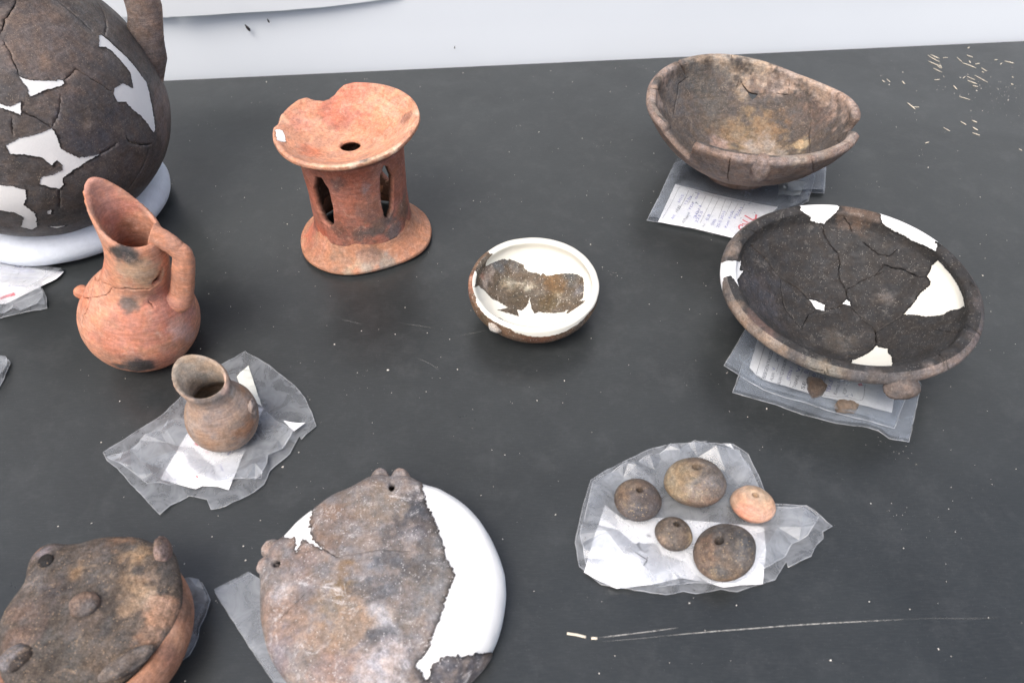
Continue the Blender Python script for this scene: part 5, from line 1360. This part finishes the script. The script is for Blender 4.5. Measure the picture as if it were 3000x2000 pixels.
# foam ring under the big jar
ring = thing('foam_ring', ((-.602, .848, 0), (0, 0, 0)), 'white padded foam ring supporting the large dark jar', 'foam ring')
V = []; n1, n2 = 96, 28
for i in range(n1):
    a = 2 * math.pi * i / n1
    for k in range(n2):
        b = 2 * math.pi * k / n2; V.append(((.101 + .031 * math.cos(b)) * math.cos(a), (.101 + .031 * math.cos(b)) * math.sin(a), .0225 + .0222 * math.sin(b)))
V = np.array(V); V += (fbm(V, 14, 4) * .0012)[:, None]; V[:, 2] = np.maximum(V[:, 2], .0002)
mesh_obj('padding', V, [(i * n2 + k, ((i + 1) % n1) * n2 + k, ((i + 1) % n1) * n2 + (k + 1) % n2, i * n2 + (k + 1) % n2) for i in range(n1) for k in range(n2)], FOAM, ring)

# ---------- spindle whorls ----------
wl = {'big': ('large grey brown spindle whorl standing behind the others on the bag', (128, 112, 98), [((-.6, -.3, .3), .9, (158, 136, 104)), ((.5, -.4, .2), .8, (112, 106, 104)), ((0, -.9, -.1), .5, (128, 104, 88))]),
      'left': ('dark brown spindle whorl at the bag edge, beside the grey brown one', (96, 84, 78), [((-.5, .2, .4), .6, (128, 106, 86)), ((.3, -.6, .1), .7, (92, 86, 86))]),
      'orange': ('small pinkish orange spindle whorl, the only light coloured one', (205, 160, 128), [((-.5, -.5, .1), .6, (212, 138, 108)), ((.2, .3, .5), .6, (200, 170, 140)), ((.5, -.6, -.1), .5, (222, 170, 142))]),
      'tiny': ('smallest dark spindle whorl, pale blotches on it, on the white card', (112, 98, 86), [((.7, -.3, .1), .35, (205, 180, 140)), ((-.5, -.3, .1), .4, (148, 118, 92)), ((.0, -.8, -.2), .5, (98, 90, 84))]),
      'front': ('large near black spindle whorl with pale flecks at the card corner', (100, 92, 86), [((-.8, -.3, .1), .6, (124, 98, 80)), ((0, -.8, .0), .6, (130, 108, 88)), ((.6, .0, .3), .7, (82, 80, 80))])}
for i, (k, (lab_, base, sp)) in enumerate(wl.items()):
    P_, R, ax, hf = WHORLS[k]
    q = Vector(ax).to_track_quat('Z', 'Y')
    o = bpy.data.objects.new('spindle_whorl', None); COL.objects.link(o); o.empty_display_size = .02
    o.matrix_world = Matrix.Translation(P_) @ q.to_matrix().to_4x4(); tag(o, lab_, 'spindle whorl', 'spindle whorls lying on the crumpled bag')
    hr = .15
    prof = spline([(hr, -hf * .85), (hr * 1.1, -hf * .98), (.32, -hf * .95), (.68, -hf * .66), (.93, -hf * .26), (1, .0), (.965, hf * .22), (.80, hf * .58), (.50, hf * .86), (hr * 2.0, hf * .98), (hr * 1.35, hf * .97), (hr, hf * .86), (hr * .95, 0), (hr, -hf * .85)], 5)
    Mi = o.matrix_world.to_3x3().inverted()
    V = np.array([(r * R * math.cos(2 * math.pi * j / 64), r * R * math.sin(2 * math.pi * j / 64), z * R) for r, z in prof for j in range(64)])
    V *= (1 + fbm(V, 40, 20 + i) * .030)[:, None]
    spw = [(np.array((0, 0, hf * R * .92)), .17 * R, (58, 52, 46))] + [(np.array(Mi @ Vector(c_)) * R * .9, r * R, col) for c_, r, col in sp]
    Fc = [(a * 64 + j, a * 64 + (j + 1) % 64, (a + 1) * 64 + (j + 1) % 64, (a + 1) * 64 + j) for a in range(len(prof) - 1) for j in range(64)]
    mesh_obj('body', V, Fc, C_WHORL if k != 'orange' else C_JUG, o, paint(V, base, spw, 30 + i))

# ---------- bags, cards and slips ----------
def sheet_mesh(name, outline, zfun, spacing, mat, root, seed=0, smooth=False, edge=.006, jit=.4, sub=1):
    rs = np.random.RandomState(seed); O = ragged(outline, edge, edge * .03, rs)
    x0, y0 = O.min(0); x1, y1 = O.max(0); pts = []
    y = y0; k = 0
    while y < y1:
        x = x0 + (k & 1) * spacing * .5
        while x < x1: pts.append((x + rs.uniform(-jit, jit) * spacing, y + rs.uniform(-jit, jit) * spacing)); x += spacing
        y += spacing * .87; k += 1
    P = np.array(pts); P = P[inpoly(P, O)]
    d = np.sqrt(((P[:, None] - O[None]) ** 2).sum(2)).min(1); P = P[d > min(spacing * .35, .003)]
    vo, tr = cdt(P, [O]); tr = tr[inpoly(vo[tr].mean(1), O)]
    a, b, c = vo[tr[:, 0]], vo[tr[:, 1]], vo[tr[:, 2]]; cw = ((b - a)[:, 0] * (c - a)[:, 1] - (b - a)[:, 1] * (c - a)[:, 0]) < 0; tr[cw] = tr[cw][:, ::-1]
    z = zfun(vo); o = mesh_obj(name, np.c_[vo, z], tr.tolist(), mat, root, None, smooth); return o

def crumple(z0, amp, seed, press=(), scale=55, rnd=.5):
    def zf(v):
        p = np.c_[v, np.zeros(len(v))]; rs = np.random.RandomState(seed)
        r = 1 - np.abs(vnoise(p, scale, seed)) * 2; r2 = vnoise(p, scale * 2.1, seed + 1)
        z = z0 + amp * np.clip(.35 + .45 * r + .25 * r2 + rnd * rs.uniform(-.5, .5, len(v)), 0, 1.3)
        for x, y, R in press:
            d = np.hypot(v[:, 0] - x, v[:, 1] - y); k = np.clip((d - R) / .022, 0, 1); z = z0 + (z - z0) * k
        return z
    return zf
def flatz(z): return lambda v: np.full(len(v), z)

def rim_line(name, outline, zf, w, mat, root, seed):
    """The welded or folded edge of a bag: a fine raised bead along its outline."""
    rs = np.random.RandomState(seed); O = ragged(outline, .006, .006 * .03, rs); z = zf(O) + .0003; V = []; Fc = []; n = len(O)
    t = np.roll(O, -1, 0) - np.roll(O, 1, 0); t /= np.linalg.norm(t, axis=1)[:, None] + 1e-9; nr = np.stack([-t[:, 1], t[:, 0]], 1)
    for i in range(n):
        for a, h in ((-w, 0), (0, w * .8), (w, 0)): V.append((O[i, 0] + nr[i, 0] * a, O[i, 1] + nr[i, 1] * a, z[i] + h))
    for i in range(n):
        j = (i + 1) % n; Fc += [(i * 3, j * 3, j * 3 + 1, i * 3 + 1), (i * 3 + 1, j * 3 + 1, j * 3 + 2, i * 3 + 2)]
    return mesh_obj(name, V, Fc, mat, root)
EDGE = film_mat('film_edge', .34, .2, (.88, .90, .93))

def bag(name, lab_, back, front=None, amp=.008, spacing=.010, press=(), mat=FILM, seed=0, z0=.0008, smooth=False, scale=55, cat='plastic bag'):
    o = bpy.data.objects.new(name, None); COL.objects.link(o); tag(o, lab_, cat); o.empty_display_size = .02
    B = np.array(FLAT[back]); c = B.mean(0); o.location = (c[0], c[1], 0)
    pr = [(x - c[0], y - c[1], r) for x, y, r in press]
    rn = .04 if smooth else .5; zb = crumple(z0, amp * .30, seed, pr, scale, rn)
    sheet_mesh('back_sheet', B - c, zb, spacing * 1.2, mat, o, seed, True)
    rim_line('seam', B - c, zb, .0005, EDGE, o, seed)
    Fo = np.array(FLAT[front]) - c if front else (B - c) * .985
    zf = crumple(z0 + .0045, amp, seed + 9, pr, scale * .8, rn)
    sheet_mesh('front_sheet', Fo, zf, spacing * 1.5, mat, o, seed + 5, smooth)
    if front: rim_line('seam', Fo, zf, .0004, EDGE, o, seed + 5)
    return o
bag('plastic_bag', 'crumpled clear plastic bag lying under the small grey brown jug', 'bag_smalljug', 'fold_smalljug', .009, .013, [(-.289, .458, .030)], seed=3)
bag('plastic_bag', 'crumpled clear plastic bag carrying five spindle whorls', 'bag_whorls', 'fold_whorls', .011, .012, [(WHORLS[k][0][0], WHORLS[k][0][1], WHORLS[k][1] * .9) for k in WHORLS], seed=14)
bag('zip_bag', 'flat clear zip bag with a form card, under the brown footed bowl', 'bag_bowl', None, .004, .024, [(.328, .938, .05)], ZIP, 25, smooth=True, scale=22)
bag('zip_bag', 'small corner of a clear bag sticking out behind the brown footed bowl', 'bag_bowl_back', None, .003, .02, (), ZIP, 36, smooth=True, scale=22)
bag('zip_bag', 'lower of two clear zip bags stacked under the black dish', 'bag_dish_lower', None, .0015, .024, (), ZIP, 47, .0006, True, 22)
bag('zip_bag', 'upper zip bag under the black dish, holding a form card and two sherds', 'bag_dish', None, .003, .024, (), ZIP, 58, .0068, True, 22)
bag('plastic_bag', 'clear bag corner poking out on the left of the mottled plate', 'bag_plate', None, .003, .02, (), FILM, 69, smooth=True, scale=25)
bag('plastic_bag', 'rumpled clear bag edge squeezed out from under the orange pot', 'bag_lid', None, .018, .009, [(-.319, .24, .064)], FILM, 71)
bag('plastic_bag', 'clear bag with a written paper, partly under the white foam ring', 'bag_pot', None, .008, .022, [(-.602, .848, .13)], FILM, 82)
bag('plastic_bag', 'sliver of clear plastic bag at the left table side, below the foam ring', 'bag_edge', None, .006, .02, (), FILM, 93)

INKS = {'k': (INK, 'printed_text'), 'b': (BLUE, 'handwriting'), 'r': (RED, 'red_marking')}
def ribbon(line, w, z, c):
    P = spline([(x, y) for x, y in line], 5) if len(line) > 2 else np.array(line, float); t = np.gradient(P, axis=0); t /= np.linalg.norm(t, axis=1)[:, None] + 1e-9; nr = np.stack([-t[:, 1], t[:, 0]], 1) * w / 2
    V = [(a[0] - c[0], a[1] - c[1], z) for p, n in zip(P, nr) for a in (p + n, p - n)]
    return V, [(2 * i, 2 * i + 1, 2 * i + 3, 2 * i + 2) for i in range(len(P) - 1)]
def glyphs(text, a, b, z, c, h=None):
    cu = bpy.data.curves.new('t', 'FONT'); cu.body = text; cu.size = 1; cu.resolution_u = 2; ob = bpy.data.objects.new('t', cu); me = bpy.data.meshes.new_from_object(ob)
    V = np.array([v.co[:2] for v in me.vertices]); Fs = [tuple(p.vertices) for p in me.polygons]; bpy.data.objects.remove(ob); bpy.data.curves.remove(cu); bpy.data.meshes.remove(me)
    a, b = np.array(a), np.array(b); L = np.linalg.norm(b - a); d = (b - a) / L; n = np.array([-d[1], d[0]]); wd = V[:, 0].max() - V[:, 0].min(); k = L / wd
    ky = min(k * 1.0, .0052)
    Q = a + np.outer((V[:, 0] - V[:, 0].min()) * k, d) + np.outer(V[:, 1] * ky, n)
    return [(x - c[0], y - c[1], z) for x, y in Q], Fs
def card(name, lab_, key, outline, z, cat='paper card', bend=.0):
    o = bpy.data.objects.new(name, None); COL.objects.link(o); tag(o, lab_, cat); o.empty_display_size = .02
    B = np.array(FLAT[outline]); c = B.mean(0); o.location = (c[0], c[1], 0)
    sheet_mesh('sheet', B - c, flatz(z), .012, PAPER, o, 5, True, .006, .2)
    acc = {}
    for k_, ink, t, a, b in WORDS:
        if k_ == key:
            V, Fs = glyphs(t, a, b, z + .0003, c); A = acc.setdefault(ink, ([], [])); n0 = len(A[0]); A[0].extend(V); A[1].extend([tuple(i + n0 for i in f) for f in Fs])
    for k_, ink, w, ln in STROKES:
        if k_ == key:
            V, Fs = ribbon(ln, w, z + .00045, c); A = acc.setdefault(ink, ([], [])); n0 = len(A[0]); A[0].extend(V); A[1].extend([tuple(i + n0 for i in f) for f in Fs])
    for ink, (V, Fs) in acc.items(): tag(mesh_obj(INKS[ink][1], V, Fs, INKS[ink][0], o, None, False), kind='stuff')
    return o
card('paper_card', 'blank white card in the bag, under the small grey brown jug', 'smalljug', 'card_smalljug', .0035)
card('paper_card', 'white card with pencilled letters, in the bag below the spindle whorls', 'whorls', 'card_whorls', .0035)
card('form_card', 'ruled form card with red letters, in the zip bag of the footed bowl', 'bowl', 'card_bowl', .0040)
card('form_card', 'printed form card with blue handwriting, half hidden by the black dish', 'dish', 'card_dish', .0098)
card('paper_card', 'written paper with a red scribble, beside the foam ring', 'pot', 'card_pot', .0035)
def slip(lab_, outline, z, mat=PAPER):
    B = np.array(FLAT[outline]); c = B.mean(0); o = sheet_mesh('paper_slip', B - c, crumple(z, .004, 3, (), 60), .010, mat, None, 6); o.location = (c[0], c[1], 0); return tag(o, lab_, 'paper slip')
CREASED = plain('tracing_paper', (.70, .71, .64), .8, .2, .03)
slip('creased yellowish paper slip in the bag, behind the small grey brown jug', 'slip_smalljug', .003, CREASED)
slip('tiny white paper corner, at the far end of the bag of the small jug', 'corner_smalljug', .006)
slip('creased pale slip in the zip bag, beside the foot of the brown bowl', 'slip_bowl', .0035, CREASED)
def sherd(lab_, outline, z, th, seed, base):
    B = np.array(FLAT[outline]); c = B.mean(0); rs = np.random.RandomState(seed); O = ragged(B - c, .002, .0004, rs); bm = bmesh.new(); n = len(O)
    V = [(x, y, 0) for x, y in O] + [(x * .93, y * .93, th) for x, y in O] + [(0, 0, 0), (0, 0, th * 1.15)]; bm.free()
    Fc = [(i, (i + 1) % n, n + (i + 1) % n, n + i) for i in range(n)] + [(n + i, n + (i + 1) % n, 2 * n + 1) for i in range(n)] + [((i + 1) % n, i, 2 * n) for i in range(n)]
    V = np.array(V); o = mesh_obj('sherd', V, Fc, C_DISH, None, paint(V, base, [(np.array([.004, .004, th]), .006, (130, 112, 98))], seed), False); o.location = (c[0], c[1], z); return tag(o, lab_, 'pottery sherd')
sherd('triangular dark brown sherd inside the bag, lying on the form card', 'sherd_one', .0102, .006, 4, (98, 84, 74))
sherd('long narrow brown sherd inside the bag, just off the form card', 'sherd_two', .0085, .007, 6, (120, 104, 90))

# ---------- litter on the board ----------
SL = 'short pale straw fragment in the dense scatter by the white sheeting'
for i in range(200):
    if f'straw{i}' not in FLAT: break
    a, b = [np.array(q) for q in FLAT[f'straw{i}']]; L = np.linalg.norm(b - a); r = .00045 + .0004 * random.random()
    V, Fc = [], []; bend = random.uniform(-.06, .06) * L
    for j in range(5):
        t = j / 4; w = r * (1 - .5 * abs(2 * t - 1) ** 3)
        for k in range(5): an = 2 * math.pi * k / 5; V.append(((t - .5) * L, math.cos(an) * w * 1.3 + bend * (1 - (2 * t - 1) ** 2), max(.0001, r * .8 + math.sin(an) * w * .8)))
    Fc = [(j * 5 + k, j * 5 + (k + 1) % 5, j * 5 + 5 + (k + 1) % 5, j * 5 + 5 + k) for j in range(4) for k in range(5)] + [(4, 3, 2, 1, 0), (20, 21, 22, 23, 24)]
    o = mesh_obj('straw', V, Fc, STRAW, None); o.location = ((a + b)[0] / 2, (a + b)[1] / 2, 0); o.rotation_euler = (0, 0, math.atan2(*(b - a)[::-1])); mx, my = (a + b) / 2; tag(o, 'short pale straw fragment lying apart, nearest the tip of the footed bowl' if mx < .745 else 'pale straw fragment in the loose handful just beyond the main scatter' if my < 1.06 else SL, 'straw', 'straw fragments behind the bowl')
for nm, lab_ in (('straw_end', 'bent straw stub at the near end of the long pale scratch'), ('straw_mid', 'tiny straw bit touching the start of the long pale scratch')):
    Pq = np.array(FLAT[nm]); c = Pq.mean(0); V, Fc = [], []
    for j, q in enumerate(Pq):
        t = (Pq[-1] - Pq[0]) / np.linalg.norm(Pq[-1] - Pq[0]); n_ = np.array([-t[1], t[0]]); w = .0011
        for u, h in ((-w, .0002), (-w * .6, .0014), (w * .6, .0014), (w, .0002)): V.append((*(q - c + n_ * u), h))
    m_ = len(Pq); Fc = [(j * 4 + k, j * 4 + 4 + k, j * 4 + 5 + k, j * 4 + 1 + k) for j in range(m_ - 1) for k in range(3)] + [(0, 1, 2, 3), tuple(4 * (m_ - 1) + k for k in (3, 2, 1, 0))]
    o = mesh_obj('straw', V, Fc, STRAW, None); o.location = (c[0], c[1], 0); tag(o, lab_, 'straw')
rs = np.random.RandomState(11); V, Fc = [], []
def crumb(x, y, r):
    n0 = len(V); k = 5
    for j in range(k): a = 2 * math.pi * j / k + rs.rand(); q = r * rs.uniform(.6, 1.2); V.append((x + q * math.cos(a), y + q * math.sin(a), .0001))
    V.append((x, y, r * 1.1)); Fc.extend([(n0 + j, n0 + (j + 1) % k, n0 + k) for j in range(k)])
for _ in range(850):
    y = .2 + 1.1 * rs.rand() ** .85; x = rs.uniform(-.75, 1.0) * (.3 + .62 * y); crumb(x, y, .00034 * math.exp(rs.normal() * .5))
for _ in range(40):
    cx, cy = rs.uniform(-.5, .7), rs.uniform(.3, 1.2)
    for _ in range(rs.randint(4, 12)): crumb(cx + rs.normal() * .010, cy + rs.normal() * .008, .00025 * math.exp(rs.normal() * .4))
for _ in range(130): crumb(rs.normal(.83, .07), rs.normal(1.17, .055), .0004 * math.exp(rs.normal() * .5))
for x, y in FLAT['crumb']: crumb(x, y, .0008)
tag(mesh_obj('crumbs', V, Fc, CRUMB, None, None, False), kind='stuff')
V, Fc, T_ = [], [], []
SM = scratch_mat(); strength = {0: .9, 2: .9, 1: .4, 3: .25}
for i in range(60):
    if f'scratch{i}' not in FLAT: break
    w = .0009 if i in (0, 2) else .0005
    v, f_ = ribbon(FLAT[f'scratch{i}'], w, .00012 + i * 2e-6, (0, .7)); n0 = len(V); V += v; Fc += [tuple(k + n0 for k in q) for q in f_]; m_ = len(v) // 2
    for j in range(m_): e = min(1, min(j, m_ - 1 - j) / (m_ * .25) + .15) * strength.get(i, .42); T_ += [(e, e, e)] * 2
tag(mesh_obj('scratch', V, Fc, SM, table, np.array(T_), False), kind='stuff')

# ---------- posters and insects on the sheeting ----------
def hung(name, lab_, pts, d0, d1, top=.30):
    V, Fc = [], []; n = len(pts); rows = 14
    bot = np.array(pts)
    for j in range(rows + 1):
        f = j / rows
        for i, (a, z) in enumerate(bot):
            u = i / (n - 1); d = (d0 * (1 - u) ** 1.0 + d1 * u) * (1 - .35 * f) + .004; V.append(edgept(a, .012 - d, z + (top - z * 0) * f))
        if j: Fc += [((j - 1) * n + i, (j - 1) * n + i + 1, j * n + i + 1, j * n + i) for i in range(n - 1)]
    n0 = len(V); V += [edgept((Vector(v[:2]) - Vector(te[0])).dot(Vector(ev)), (Vector(v[:2]) - Vector(te[0])).dot(Vector(en)) + .0006, v[2]) for v in V]; Fc += [tuple(k + n0 for k in q[::-1]) for q in Fc] + [(i, i + 1, n0 + i + 1, n0 + i)[::-1] for i in range(n - 1)]
    o = mesh_obj(name, V, Fc, SHEETM, None, None, False); tag(o, lab_, 'poster'); return o
WS = WALLPT['white_sheet']
hung('poster', 'white poster sheet with a curling lower edge, hanging on the white sheeting', WS[1:], .016, .001)
hung('poster', 'white sheet overlapped by the curling poster, behind the jar handle', WALLPT['side_sheet'], .010, .009)
def insect(k, lab_, L, tilt):
    a, z = WALLPT[k][0]; q = edgept(a, .006, z); o = bpy.data.objects.new('insect', None); COL.objects.link(o); o.location = q; o.rotation_euler = (0, 0, math.atan2(ev[1], ev[0])); tag(o, lab_, 'insect'); o.empty_display_size = .01
    blob('body', (0, 0, 0), (L * .22, L * .18, L * .5), INSECT, o, (20, 18, 18), (), (0, tilt, 0), 3, 8); blob('head', (math.sin(math.radians(tilt)) * L * .55, 0, math.cos(math.radians(tilt)) * L * .55), (L * .12, L * .12, L * .14), INSECT, o, (20, 18, 18), (), (0, tilt, 0), 4, 6)
insect('insect', 'black insect on the white sheeting, just under the poster edge', .011, -28)
insect('insect_two', 'tiny dark insect on the sheeting, to the side of the larger black one', .006, -15)
insect('insect_three', 'lone dark speck of an insect on bare sheeting, above the pot stand and small bowl', .004, 0)
